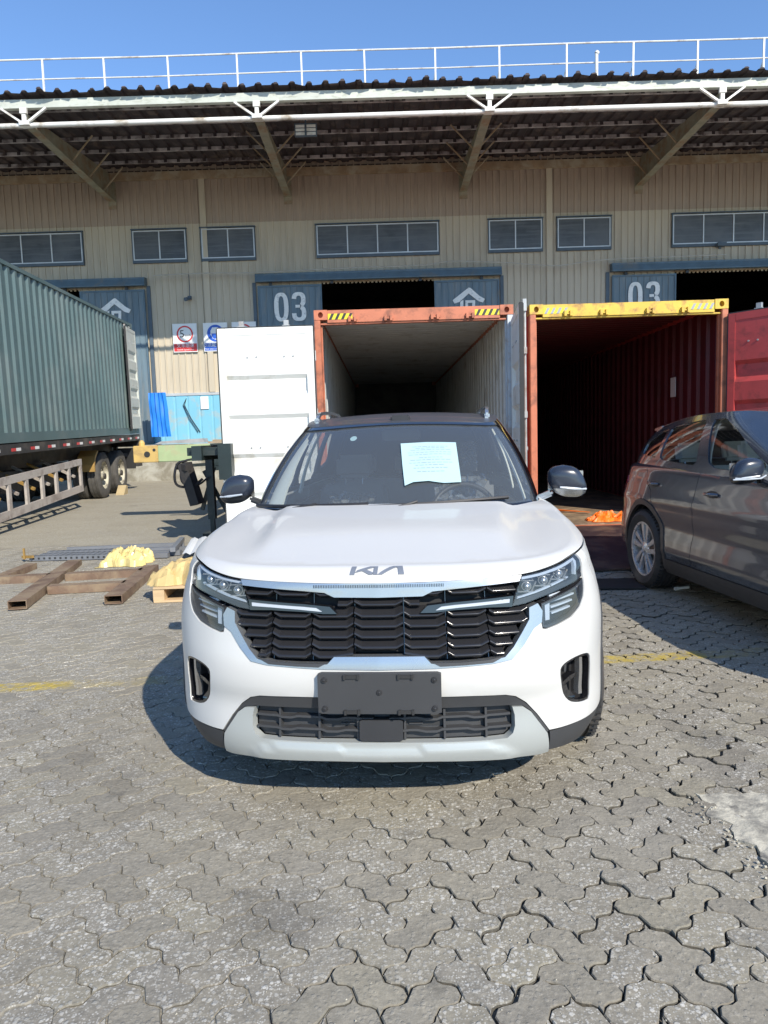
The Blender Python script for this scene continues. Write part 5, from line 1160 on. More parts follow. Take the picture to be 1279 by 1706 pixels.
patch('front_bumper', W, symfull(bump), m_pw, CAR, [FOGr, mir(FOGr)], .022, 0, .020)
# sculpt lip around fog pocket
for f in (1, -1):
    F1 = FOGr if f > 0 else mir(FOGr)
    fp = patch('fog_pocket', W, F1, m_dkp, CAR, step=.03, out=-.075, flange=0)
    P, T = tri2d(F1, [], .2); lp = dens(F1, .02); b_ = MB(); A = W([p[0] for p in lp], [p[1] for p in lp], -.004); B = W([p[0] for p in lp], [p[1] for p in lp], -.078); n = len(lp)
    b_.add(list(A)+list(B), [(i, (i+1) % n, n+(i+1) % n, n+i) for i in range(n)]); b_.build('pocket_wall', m_dkp, fp, fix=False)
    fr_ = inset(F1, .009); patch('pocket_rim', W, F1, m_gloss, fp, [fr_], .02, -.003, .02)
    mm_ = lambda P: P if f > 0 else mir(P)
    patch('air_curtain_strip', W, mm_([(.800, .405), (.824, .402), (.812, .548), (.792, .552)]), m_chr, fp, step=.03, out=-.012, flange=.02)
    patch('pocket_fin', W, mm_([(.70, .452), (.785, .478), (.785, .492), (.745, .487), (.695, .462)]), m_gloss, fp, step=.03, out=-.022, flange=.03)
    patch('pocket_fin', W, mm_([(.715, .405), (.745, .40), (.795, .383), (.80, .395), (.755, .430), (.735, .47), (.722, .47)]), m_gloss, fp, step=.03, out=-.028, flange=.03)
    patch('pocket_fin', W, mm_([(.735, .50), (.748, .50), (.752, .545), (.738, .548)]), m_clad, fp, step=.03, out=-.04, flange=.03)
# lower black surround, skid plate, lower grille
SK_IN = [(0, .424), (.216, .424), (.324, .424), (.464, .421), (.474, .419)]
blk = BLK_T+[(.68, .312-.002), (.80, .308), (.93, .306)]
patch('bumper_surround', W, symfull([(0, .425)]+SK_IN[1:]+[(.518, .416), (.549, .394), (.616, .303), (.626, .306)]+[(s, v-.003) for s, v in BLK_T[::-1]][1:]) if 0 else symfull([(0, .425), (.216, .426), (.324, .426), (.464, .423), (.518, .417), (.550, .395), (.616, .305)]+[(s+.0, v-.003) for s, v in BLK_T[::-1]]), m_clad, CAR, step=.03, out=-.004, flange=.03)
for f in (1, -1):
    P = [(.626, .308), (.636, .226), (.74, .214), (.88, .206), (sa+.006, .232), (sa+.002, .306), (.80, .308)]; P = P if f > 0 else mir(P)
    patch('corner_cladding', W, inset(P, .0015), m_clad, CAR, step=.03, out=-.003, flange=.03)
SKI = [(0, .307), (.196, .307), (.384, .307), (.452, .309), (.474, .325), (.483, .350), (.484, .388), (.476, .418)]
def skidfn(s, v, o=0.): 
    s = np.asarray(s, float); v = np.asarray(v, float); a = np.abs(s); line = np.interp(a, [0, .13, .155, .38, .45, .50], [.272, .272, .290, .288, .268, .250])
    return W(s, v, o+.012*(1-sstep(line-.006, line+.006, v))*(1-sstep(.44, .52, a))+.004)
patch('skid_plate', skidfn, symfull([(0, .236), (.20, .236), (.45, .229), (.60, .218), (.632, .222), (.612, .305), (.548, .393), (.518, .4145)]+SKI[::-1]), m_skid, CAR, step=.016, out=0, flange=.035, ang=50)
LG = symfull([(0, .307), (.196, .307), (.384, .307), (.452, .309), (.474, .325), (.483, .350), (.484, .388), (.476, .419), (.216, .425), (0, .425)])
lg = patch('lower_grille', W, LG, m_clad, CAR, step=.04, out=-.040, flange=0)
def sbar(name, pts, w_, m, parent, out, fl=.03, both=True):
    Pn = []
    for f in ((1, -1) if both else (1,)):
        c = [(f*s, v) for s, v in pts]; up_ = [(s, v+w_/2) for s, v in c]; dn = [(s, v-w_/2) for s, v in c]; P = dn+up_[::-1]
        if f < 0: P = P[::-1]
        patch(name, W, P, m, parent, step=.03, out=out, flange=fl)
for v0 in (.389, .346):
    P = [(.03, v0-.003), (.075, v0-.003), (.10, v0), (.13, v0-.0), (.16, v0-.006), (.20, v0-.006), (.22, v0+.001), (.31, v0+.002), (.335, v0-.004), (.37, v0-.004), (.39, v0+.001), (.472, v0+.001)]
    sbar('grille_bar', P, .008, m_clad, lg, -.010)
for s0 in (.085, .228, .38):
    for f in (1, -1):
        P = [(f*(s0-.004), .312), (f*(s0+.004), .312), (f*(s0+.004), .42), (f*(s0-.004), .42)]; patch('grille_rib', W, P if f > 0 else P[::-1], m_clad, lg, step=.05, out=-.014, flange=.028)
patch('intake_gap', W, [(-.22, .352), (.22, .352), (.22, .385), (-.22, .385)], m_hk, lg, step=.05, out=-.037, flange=0)
for v0 in (.362, .374): sbar('intake_slat', [(.10, v0), (.15, v0)], .004, m_clad, lg, -.030, .01)
patch('radar_cover', W, rnd([(-.078, .312), (.078, .312), (.078, .386), (-.078, .386)], .06, 1), m_dkp, lg, step=.04, out=.002, flange=.03)
# number plate carrier
pf = lambda s, v, o: np.stack([np.asarray(s, float), -.022-np.asarray(o)+0*np.asarray(s, float)+.5*np.asarray(s, float)**2*.15, np.asarray(v, float)], -1)
pl = patch('plate_carrier', pf, rnd([(-.217, .425), (.217, .425), (.217, .570), (-.217, .570)], .03, 1), m_clad, CAR, step=.05, out=0, flange=.022)
for sx, vz in ((-.193, .548), (.193, .548), (-.193, .445), (.193, .445), (0, .503)):
    b_ = MB(); b_.lathe([(.001, -.006), (.004, -.005), (.005, -.002), (.009, -.002), (.010, .0), (.010, .003)], 16, 'y'); b_.build('bolt', m_dkp, pl, loc=(sx, -.024, vz), smooth=40)
for sx in (-.095, .095):
    for vz in (.560, .432):
        b_ = MB(); b_.box(-.028, .024, -.003, .004, -.006, .006); b_.box(-.030, -.022, -.006, .002, -.009, .009); b_.box(.018, .026, -.006, .002, -.009, .009); b_.build('clip', m_hk, pl, loc=(sx, -.024, vz))
# radiator grille
gback = patch('grille', W, symfull(GRILLE), m_rubber, CAR, step=.03, out=-.055, flange=0)
GP = symfull(GRILLE); GPa = np.array(GP)
MIDa = [np.array(MID), np.array(mir(MID))]
cols = [(-.56, -.398), (-.394, -.246), (-.242, -.092), (-.088, .088), (.092, .242), (.246, .394), (.398, .56)]
rowsv = [.617, .648, .684, .720, .756, .796, .832]
for vi, v0 in enumerate(rowsv):
    for (c0, c1) in cols:
        cc = (c0+c1)/2; n = 44; S_ = np.linspace(c0, c1, n); e0, e1 = (.022, .030) if cc > .01 else (.030, .022) if cc < -.01 else (.026, .026)
        if cc < 0: e0, e1 = .026, .022
        dv = np.interp(S_, [c0, c0+e0, c1-e1, c1], [.013, 0, 0, .013]); 
        prof_ = [(-.016, -.034), (-.006, -.011), (-.0035, -.006), (-.001, -.0035), (.002, -.003), (.0045, -.0045), (.007, -.009), (.030, -.040)]
        ok = inpoly(np.stack([S_, v0+dv+.001], 1), GP) & inpoly(np.stack([S_, v0+dv-.004], 1), GP)
        for q in MIDa:
            mn_ = q.min(0); mx_ = q.max(0); ok &= ~((S_ > mn_[0]-.0) & (S_ < mx_[0]+.0) & (v0+dv > mn_[1]+.0) & (v0+dv < mx_[1]+.006))
        idx = np.where(ok)[0]
        if len(idx) < 8: continue
        S2 = S_[idx]; d2 = dv[idx]; V = []
        for a, o in prof_: V += list(W(S2, v0+d2+a, o))
        k = len(S2); b_ = MB(); b_.add(V, [(j*k+i, j*k+i+1, (j+1)*k+i+1, (j+1)*k+i) for j in range(len(prof_)-1) for i in range(k-1)])
        b_.build('grille_slat', m_slat, gback, fix=False, smooth=75)
for s0 in (.09, .244, .396):
    for f in (1, -1):
        v1 = .84 if s0 > .1 else .822; P = [(f*(s0-.0015), .60), (f*(s0+.0015), .60), (f*(s0+.0015), v1), (f*(s0-.0015), v1)]
        patch('grille_divider', W, P if f > 0 else P[::-1], m_gloss, gback, step=.06, out=-.036, flange=.02)
for f in (1, -1):
    M2 = MID if f > 0 else mir(MID)
    mb2 = patch('grille_light_bar', W, M2, m_gloss, CAR, step=.03, out=.004, flange=.03)
    q = [(.205, .777), (.226, .789), (.272, .793), (.480, .804), (.478, .792), (.40, .790), (.29, .784)]; patch('light_guide', W, q if f > 0 else mir(q), m_drl, mb2, step=.03, out=.009, flange=.006)
    fr2 = FRIN[6:]
patch('upper_chrome_strip', W, symfull(CHROME), m_chr, CAR, step=.02, out=.004, flange=.022)
tb = MB()
for i in range(-38, 39):
    s0 = i*.0062; A = W([s0-.0012, s0+.0012, s0+.0012, s0-.0012], [.858, .858, .8685, .8685], .0055); tb.add(A, [(0, 1, 2, 3)])
tag(tb.build('chrome_ticks', m_lampk, bpy.data.objects['upper_chrome_strip'], fix=False), kind='stuff')
def framefn(s, v, o=0.):
    return W(s, v, o+.004)
patch('grille_surround', framefn, symfull([(0, .5765)]+[(s, v) for s, v in FROUT[::-1][1:]]+FRIN[::-1]), m_silv, CAR, step=.015, out=0, flange=.035)
patch('surround_insert', W, [(.19, .5985), (.288, .598), (.384, .602), (.443, .611), (.40, .592), (.30, .588), (.215, .586)][::-1], m_clad, CAR, step=.02, out=.0065, flange=.004); patch('surround_insert', W, mir([(.19, .5985), (.288, .598), (.384, .602), (.443, .611), (.40, .592), (.30, .588), (.215, .586)][::-1]), m_clad, CAR, step=.02, out=.0065, flange=.004)
# badge: slanted strokes
bd = empty('badge', (0, 0, 0), parent=CAR)
BW = .105; 
def bp_(u, v): return (-.104+u*.200, .905+v*.040)
strk = [[(.0, 0), (.075, .0), (.105, .38), (.105, 1), (.03, 1), (.0, .6)] if 0 else [(0, 0), (.085, 0), (.115, 1), (.03, 1)], [(.095, .22), (.13, .48), (.36, 1), (.47, 1), (.215, .40)], [(.19, .50), (.27, .62), (.42, .22), (.40, .0), (.35, .0)], [(.42, 0), (.505, 0), (.515, 1), (.43, 1)] , [(.505, 0), (.60, .0), (.86, .86), (.80, 1), (.74, .86)], [(.80, 1), (.97, 1), (1.0, 0), (.90, 0), (.885, .72), (.86, .84)]]
for q in strk:
    Pq = [bp_(u, v) for u, v in q]
    if sum(Pq[i-1][0]*Pq[i][1]-Pq[i][0]*Pq[i-1][1] for i in range(len(Pq))) < 0: Pq = Pq[::-1]
    patch('badge_stroke', W, Pq, m_bdg, bd, step=.02, out=.004, flange=.006)
# headlights and lower lamps
def lampset(f):
    mm_ = lambda P: P if f > 0 else mir(P)
    hl = empty('headlight', (0, 0, 0), parent=CAR)
    patch('housing', W, mm_(HEAD), m_lampk, hl, step=.03, out=-.055, flange=0)
    lp = dens(mm_(HEAD), .02); b_ = MB(); A = W([p[0] for p in lp], [p[1] for p in lp], -.006); B = W([p[0] for p in lp], [p[1] for p in lp], -.057); n = len(lp); b_.add(list(A)+list(B), [(i, (i+1) % n, n+(i+1) % n, n+i) for i in range(n)]); b_.build('bezel', m_lampk, hl, fix=False)
    patch('rim_band', W, mm_([(.492, .776), (.548, .783), (.612, .798), (.70, .814), (.818, .833), (.880, .845), (.868, .853), (.80, .842), (.70, .826), (.60, .808), (.508, .792)]), m_dkp, hl, step=.03, out=-.006, flange=.02)
    patch('light_guide', W, mm_([(.546, .868), (.632, .876), (.736, .890), (.82, .905), (.868, .915), (.845, .852), (.856, .850), (.888, .905), (.884, .926), (.83, .920), (.736, .902), (.632, .887), (.546, .879)]), m_drl, hl, step=.02, out=-.014, flange=.012)
    patch('inner_guide', W, mm_([(.520, .797), (.61, .812), (.70, .829), (.795, .846), (.80, .85), (.70, .835), (.61, .818), (.525, .803)]), m_drl, hl, step=.02, out=-.018, flange=.01)
    for s0, v0 in ((.575, .836), (.662, .850), (.752, .868)):
        pr = empty('projector', (0, 0, 0), parent=hl)
        sg = f*s0; c = W(sg, v0, -.030); nx_, ny_ = W.plan(sg)[2:4]; nrm = Vector((f*nx_, ny_, 0)) if 0 else Vector((0, -1, 0))
        b_ = MB(); b_.lathe([(.001, -.016), (.008, -.014), (.013, -.007), (.015, .0), (.018, .0), (.019, .010), (.020, .03)], 20, 'y'); q = b_.build('projector_lens', m_chr, hl, loc=tuple(c), smooth=50)
        b_ = MB(); b_.box(-.030, .030, -.004, .004, -.022, -.017); b_.box(-.032, .026, -.003, .004, .019, .023); b_.bar((.018, 0, -.02), (.034, -.006, .018), .005); b_.build('reflector', m_chr, hl, loc=tuple(c))
        bpy.data.objects.remove(pr)
    patch('lens', W, inset(mm_(HEAD), .002), m_lens, hl, step=.03, out=-.002, flange=0)
    ll = empty('lower_lamp', (0, 0, 0), parent=CAR); LW = mm_(LOW)
    patch('housing', W, LW, m_lampk, ll, step=.03, out=-.05, flange=0)
    lp = dens(LW, .02); b_ = MB(); A = W([p[0] for p in lp], [p[1] for p in lp], -.004); B = W([p[0] for p in lp], [p[1] for p in lp], -.052); n = len(lp); b_.add(list(A)+list(B), [(i, (i+1) % n, n+(i+1) % n, n+i) for i in range(n)]); b_.build('bezel', m_lampk, ll, fix=False)
    patch('rim', W, LW, m_dkp, ll, [inset(LW, .010)], .02, -.004, .01)
    patch('light_guide', W, mm_([(.632, .712), (.652, .713), (.664, .778), (.640, .782)]), m_drl, ll, step=.03, out=-.012, flange=.02)
    for k in range(4):
        v0 = .728+.021*k; s1 = .80+.02*k; P = [(.675, v0), (s1-.02, v0+.012), (s1-.02, v0+.0175), (.675, v0+.007)]; patch('reflector_rib', W, mm_(P), m_drl, ll, step=.04, out=-.022, flange=.012)
    patch('lens', W, inset(LW, .002), m_lens, ll, step=.03, out=-.001, flange=0)
lampset(1); lampset(-1)
# greenhouse
base = [(0,1.00),(.25,1.015),(.50,1.075),(.64,1.15),(.735,1.28),(.772,1.6),(.785,2.2),(.785,2.9),(.77,3.5),(.72,3.95),(.60,4.12),(.3,4.2),(0,4.22)]
roof = [(0,1.915),(.22,1.925),(.44,1.955),(.545,1.995),(.592,2.09),(.612,2.35),(.622,2.6),(.622,3.0),(.61,3.4),(.57,3.75),(.50,3.86),(.25,3.92),(0,3.94)]
zbw = lambda x, y: pinterp(y, [(0, 1.015), (1.0, 1.02), (1.3, 1.025), (2, 1.03), (4.5, 1.04)])
zrw = lambda x, y: pinterp(y, [(1.5, 1.44), (1.92, 1.475), (2.2, 1.520), (2.6, 1.550), (3.2, 1.555), (3.95, 1.50), (4.3, 1.44)])-.030*(np.abs(x)/.6)**2
HW = House(base, roof, zbw, zrw, .028)
tA = float(np.interp(.99, HW.b[:, 0][:80], HW.s[:80])) if 0 else float(HW.s[16*4])     # base corner index 4
def glass_w(H_):
    ty = H_.t_at_y
    return [('windscreen', WSF, True),
            ('side_window', rnd([(ty(1.75), .10), (ty(2.42), .07), (ty(2.42), .90), (ty(2.15), .90), (ty(1.95), .60)], .12, 1), False),
            ('side_window', rnd([(ty(2.52), .07), (ty(3.25), .09), (ty(3.35), .88), (ty(2.52), .91)], .12, 1), False),
            ('quarter_window', rnd([(ty(3.42), .20), (ty(3.75), .35), (ty(3.65), .82), (ty(3.45), .85)], .15, 1), False)]
tw0 = tA-.03
WSR = [(tw0-.00, .045), (tw0-.005, .5), (tw0-.03, .90), (tw0-.06, .945), (.20, .965)]
WSF = [(0, .03)]+WSR+[(0, .968)]; WSF = WSF[:-1]+[(0, .968)]+[(-s, v) for s, v in WSR[::-1]]
def panels_w(W_, sF, sR, RC):
    R = .345; vl = .33; top = lambda s: body_top(W_, s); sp = []
    def arc(s0, r, a0, a1, n=16): return [(s0+r*math.cos(math.radians(a0+(a1-a0)*i/n)), R+r*math.sin(math.radians(a0+(a1-a0)*i/n))) for i in range(n+1)]
    sy = W_.s_at_y; b = sy(1.36); c = sy(2.38); d = sy(3.12)
    al = math.degrees(math.asin((vl-R)/RC))
    s1 = 1.048; a0 = math.degrees(math.acos((s1-sF)/RC))
    fen = [(b, vl)]+[(b, lead(b)-.002)]+[(x, lead(x)-.002) for x in np.linspace(b, .995, 12)[1:]]+[(1.025, .80), (s1, R+RC*math.sin(math.radians(a0)))]+arc(sF, RC, a0, al)[1:]
    fen = fen[::-1]
    fd = [(b, vl), (c, vl), (c, top(c))]+[(x, top(x)) for x in np.linspace(c, b+.0, 12)[1:]]
    rd = [(c, vl), (d-.0, vl)]
    sx = sR-RC*math.cos(math.radians(al)); a1 = 180-al
    rd = [(c, vl), (sx, vl)]+arc(sR, RC, a1, 110)[1:]+[(sR-RC*.30, .95), (sR-RC*.30, top(sR-RC*.3))]+[(x, top(x)) for x in np.linspace(sR-RC*.3, c, 10)[1:]]
    ql = [(sR-RC*.30, .95)]+arc(sR, RC, 110, al)+[(W_.L-.02, vl), (W_.L-.02, top(W_.L-.02))]+[(x, top(x)) for x in np.linspace(W_.L-.02, sR-RC*.3, 24)[1:]]
    return [('front_fender', 0, 0, fen), ('front_door', 0, 0, fd), ('rear_door', 0, 0, rd), ('rear_quarter', 0, 0, ql)]
base_car(CAR, W, HW, dict(yf=.85, yr=3.48, yl=4.37, paint=m_pw, clad=m_clad, seams=None, vlow=.33, panels=panels_w, glasslat=0, glass=glass_w, wsR=WSR, pillar=m_gloss, roofm=m_roofb, ydash=1.22, pB=2.47, ymir=2.08, zmir=1.40, steer=.37))
# pale A pillar trims behind the windscreen; left one widened to stand for the inner reflection
for f in (1, -1):
    P = [(tw0-.05, .12), (tw0-.03, .12), (tw0-.03, .86), (tw0-.045, .88)] if f > 0 else mir([(tw0-.17, .11), (tw0+.0, .09), (tw0-.01, .86), (tw0-.06, .90), (tw0-.11, .84)]); patch('a_pillar_trim', HW, P, m_beige, CAR, step=.05, out=-.045, flange=.012)
# wipers, cowl
b_ = MB(); pts = [(x, cowl(x)+.045, 1.022) for x in np.linspace(-.70, .70, 30)]; V = []
for x in np.linspace(-.72, .72, 40): V += [(x, cowl(x)-.06, .985), (x, cowl(x)-.01, 1.0), (x, cowl(x)+.09, 1.018)]
b_.add(V, [(3*i+j, 3*i+3+j, 3*i+4+j, 3*i+1+j) for i in range(39) for j in range(2)]); b_.build('cowl_panel', m_clad, CAR, fix=False)
def wiper(p0, p1, arm):
    e = empty('wiper', (0, 0, 0), parent=CAR); b_ = MB(); k = 14; A = HW(np.linspace(p0[0], p1[0], k), np.linspace(p0[1], p1[1], k), .018); b_.tube([tuple(a) for a in A], .010, 6); b_.build('blade', m_black, e, smooth=50)
    B = HW(np.linspace(arm[0][0], arm[1][0], 8), np.linspace(arm[0][1], arm[1][1], 8), .030); b_ = MB(); b_.tube([tuple(a) for a in B], [.012, .011, .010, .009, .008, .007, .007, .006], 6); b_.build('arm', m_black, e, smooth=50)
wiper((-.78, .03), (-.12, .055), ((-.50, .0), (-.38, .045))); wiper((-.32, .02), (.58, .07), ((.02, .0), (.12, .05)))
# roof rails
for f in (1, -1):
    ry = np.linspace(2.12, 3.55, 22); rx = np.interp(ry, [2.0, 2.4, 3.0, 3.6], [.525, .555, .57, .555]); hh = .040*np.clip(np.sin(np.clip((ry-2.12)/.20, 0, 1)*math.pi/2)*np.clip((3.60-ry)/.2, 0, 1), 0, 1)
    b_ = MB(); V = []
    for x, y, h in zip(rx, ry, hh):
        z = float(zrw(x, y))+.004
        V += [(f*(x-.013), y, z+h-.012), (f*(x+.013), y, z+h-.014), (f*(x+.011), y, z+h+.008), (f*(x-.009), y, z+h+.010)]
    n = len(ry); b_.add(V, [(4*i+a, 4*i+(a+1) % 4, 4*i+4+(a+1) % 4, 4*i+4+a) for i in range(n-1) for a in range(4)]+[(0, 1, 2, 3), (4*n-4, 4*n-1, 4*n-2, 4*n-3)])
    rl = b_.build('roof_rail', m_silv, CAR, smooth=45)
    for y in (2.2, 3.45):
        x = float(np.interp(y, [2.0, 2.4, 3.0, 3.6], [.525, .555, .57, .555])); z = float(zrw(x, y)); b_ = MB(); b_.box(f*x-.016, f*x+.016, y-.06, y+.06, z-.01, z+.028); b_.build('rail_foot', m_silv, rl, bevel=.008)
door_mirror(CAR, .915, 1.50, 1.125, 1, pbr('blue_black_mirror', (.022, .028, .042), .28, coat=.4), m_silv, sc=.95)
door_mirror(CAR, -.895, 1.50, 1.125, -1, pbr('blue_black_mirror', (.022, .028, .042), .28, coat=.4), m_dkp, sc=.88)
# film on the driver seat, round stickers on the glass
def film(parent, x, y, z, seed, sx=.34, sz=.5):
    R_ = np.random.default_rng(seed); n = 20; b_ = MB(); V = []
    for j in range(n):
        for i in range(n): u = (i/(n-1)-.5)*sx; w_ = (j/(n-1))*sz; V.append((u+.01*R_.normal(), -.02+.25*w_*.5+.018*R_.normal()-.05, w_+.008*R_.normal()))
    b_.add(V, [(j*n+i, j*n+i+1, (j+1)*n+i+1, (j+1)*n+i) for j in range(n-1) for i in range(n-1)]); b_.build('seat_cover_film', m_filmc, parent, loc=(x, y, z), fix=False)
film(CAR, .37, 2.35, .62, 5); film(CAR, .37, 2.52, 1.18, 6, .24, .16); film(CAR, -.37, 2.45, .72, 9, .30, .3)
b_ = MB(); R_ = np.random.default_rng(2); n = 18; V = [((i/(n-1)-.5)*.30+.01*R_.normal(), .012*R_.normal()+.03*math.sin(j), (j/(n-1)-.5)*.10+.006*R_.normal()) for j in range(8) for i in range(n)]; b_.add(V, [(j*n+i, j*n+i+1, (j+1)*n+i+1, (j+1)*n+i) for j in range(7) for i in range(n-1)]); b_.build('steering_film', m_filmc, CAR, loc=(.37, 1.66, 1.05), fix=False)
# ---------------------------------------------------------------- dark grey crossover at the right
SIDE_D = [(.10,.10),(.18,.07),(.25,.03),(.32,.012),(.40,.004),(.50,0.0),(.60,.006),(.68,.010),(.76,.004),(.80,.004),(.84,.020),(.92,.038),(1.02,.065),(1.12,.10)]
REAR_D = [(.10,.10),(.18,.06),(.30,.01),(.5,0.0),(.62,.02),(.7,.05),(.8,.07),(.95,.10),(1.1,.16)]
def hood_d(x, y): return pinterp(y, [(-.2,.80),(0,.84),(.2,.90),(.6,.97),(1.1,1.03),(1.6,1.055),(3,1.085),(4.3,1.09),(5,1.09)])-.02*(np.abs(x)/.8)**2.2
def sculpt_d(s, z):
    m = sstep(1.6, 2.2, s)*(1-sstep(3.7, 4.2, s)); slope = (s-2.0)*.035
    return m*(.020*np.exp(-((z-.56-slope*.3)/.075)**2)-.010*np.exp(-((z-.40)/.03)**2)+.008*np.exp(-((z-.74)/.03)**2))
WD_ = Wrap(PLAN, FRONT, SIDE_D, hood_d, r=.06, rear=REAR_D, sculpt=sculpt_d)
CAR2 = empty('car', (3.37, 2.77, gz(5)), (0, 0, .07), 'dark grey metallic crossover parked at the right edge, showing its side and rear wheel', 'car', 'parked cars')
base = [(0,1.00),(.25,1.015),(.50,1.075),(.66,1.17),(.755,1.34),(.80,1.7),(.815,2.4),(.81,3.0),(.79,3.55),(.735,3.98),(.60,4.20),(.3,4.28),(0,4.30)]
roof = [(0,1.90),(.22,1.915),(.42,1.945),(.52,2.00),(.568,2.10),(.60,2.40),(.615,2.7),(.61,3.05),(.59,3.45),(.555,3.86),(.50,3.99),(.25,4.05),(0,4.06)]
zbd = lambda x, y: pinterp(y, [(0, .99), (1.3, 1.0), (2, 1.02), (3, 1.05), (4.5, 1.06)])
zrd = lambda x, y: pinterp(y, [(1.5, 1.42), (1.92, 1.46), (2.2, 1.500), (2.6, 1.52), (3.2, 1.500), (3.7, 1.44), (4.05, 1.385), (4.3, 1.34)])-.030*(np.abs(x)/.6)**2
HD = House(base, roof, zbd, zrd, .028)
tD = float(HD.s[16*4]); twd = tD-.045
WSR2 = [(twd, .045), (twd-.005, .5), (twd-.03, .90), (twd-.06, .945), (.20, .965)]; WSF2 = [(0, .03)]+WSR2+[(0, .968)]+[(-s, v) for s, v in WSR2[::-1]]
def glass_d(H_):
    ty = H_.t_at_y
    return [('windscreen', WSF2, True),
            ('front_door_window', rnd([(ty(1.66), .10), (ty(2.55), .09), (ty(2.62), .88), (ty(2.32), .89), (ty(2.05), .72)], .10, 2), False),
            ('rear_door_window', rnd([(ty(2.74), .09), (ty(3.44), .14), (ty(3.56), .84), (ty(2.76), .89)], .08, 2), False),
            ('quarter_window', rnd([(ty(3.52), .15), (ty(3.92), .26), (ty(3.95), .55), (ty(3.78), .80), (ty(3.62), .82)], .10, 2), False)]
def lead_d(s): return pinterp(abs(s), [(-.2, .80), (0, .80), (.5, .82), (.9, .86), (1.3, .90), (2.2, .95)])
def panels_d(W_, sF, sR, RC):
    R = .345; vl = .33; top = lambda s: body_top(W_, s); sy = W_.s_at_y
    def arc(s0, r, a0, a1, n=18): return [(s0+r*math.cos(math.radians(a0+(a1-a0)*i/n)), R+r*math.sin(math.radians(a0+(a1-a0)*i/n))) for i in range(n+1)]
    al = math.degrees(math.asin((vl-R)/RC)); b, c = sy(1.40), sy(2.66); a1 = 180-al
    fen = ([(b, vl), (b, lead_d(b)-.002)]+[(x, lead_d(x)-.002) for x in np.linspace(b, .0, 24)[1:]]+[(0, .20), (.55, .20), (.8, .22), (sF-RC*math.cos(math.radians(al))*1.0-.0, .33)]+arc(sF, RC, 180-al, al)[1:])[::-1]
    fd = [(b, vl), (c, vl), (c, top(c))]+[(x, top(x)) for x in np.linspace(c, b, 14)[1:]]
    sx = sR-RC*math.cos(math.radians(al)); e = sR-RC*.02
    rd = [(c, vl), (sx, vl)]+arc(sR, RC, a1, 118)[1:]+[(sR-.12, .86), (e+.02, .95), (e+.10, top(e+.1))]+[(x, top(x)) for x in np.linspace(e+.10, c, 14)[1:]]
    tl0 = W_.L-1.06
    ql = [(sR-.12, .86)]+arc(sR, RC, 118, al)+[(W_.L, vl), (W_.L, top(W_.L))]+[(x, top(x)) for x in np.linspace(W_.L, e+.10, 30)[1:]]+[(e+.02, .95)]
    return [('front_fender', 0, 0, fen), ('front_door', 0, 0, fd), ('rear_door', 0, 0, rd), ('rear_quarter', 0, 0, ql)]
m_dkp_old = m_dkp; m_seat = pbr('pale_seat_fabric', (.42, .43, .40), .7, var=.1)
m_cladd = pbr('brown_grey_cladding', (.060, .055, .052), .5, var=.1)
base_car(CAR2, WD_, HD, dict(yf=.85, yr=3.50, yl=4.37, paint=m_pg, clad=m_cladd, seams=None, vlow=.33, panels=panels_d, glasslat=0, glass=glass_d, wsR=WSR2, pillar=m_pg, roofm=m_pg, ydash=1.22, pB=2.68, ymir=2.08, zmir=1.38, style=1, frit=True))
# bonnet top for the dark car
sh = np.linspace(-WD_.s_at_y(1.36), WD_.s_at_y(1.36), 101); tp = WD_(sh, WD_.vmax(sh)); loop = [tuple(p[:2]) for p in tp]+[(x, 1.16) for x in np.linspace(tp[-1][0], tp[0][0], 30)]
P, T = tri2d(loop, [], .06); V, Fc = surf_mesh(P, T, lambda x, y, o: np.stack([x, y, hood_d(x, y)+o], -1), 0, 0); me = bpy.data.meshes.new('bonnet'); me.from_pydata(V, [], Fc); me.update(); me.polygons.foreach_set('use_smooth', [True]*len(Fc)); link('bonnet', me, m_pg, CAR2)
patch('bonnet_edge', WD_, [(s, lead_d(s)+.002) for s in sh]+[(s, float(WD_.vmax(s))-.001) for s in sh[::-1]], m_pg, CAR2, step=.04, flange=0)
b_ = MB(); b_.prism([(.95, .90), (.95, 1.0), (1.45, 1.02), (1.5, .9)], -.72, .72, lambda u, v, d: (d, u, v)); b_.build('cowl_panel', m_clad, CAR2)
# spoiler
b_ = MB(); V = []
for x in np.linspace(-.56, .56, 21):
    y0 = 3.90-.05*(abs(x)/.56)**3; z0 = float(zrd(abs(x), y0)); V += [(x, y0, z0+.010), (x, y0+.20-.06*(abs(x)/.56)**2, z0-.012), (x, y0+.205-.06*(abs(x)/.56)**2, z0-.030), (x, y0, z0-.03)]
b_.add(V, [(4*i+a, 4*i+(a+1) % 4, 4*i+4+(a+1) % 4, 4*i+4+a) for i in range(20) for a in range(4)]+[(0, 1, 2, 3), (83, 82, 81, 80)]); b_.build('roof_spoiler', m_pg, CAR2, smooth=40)
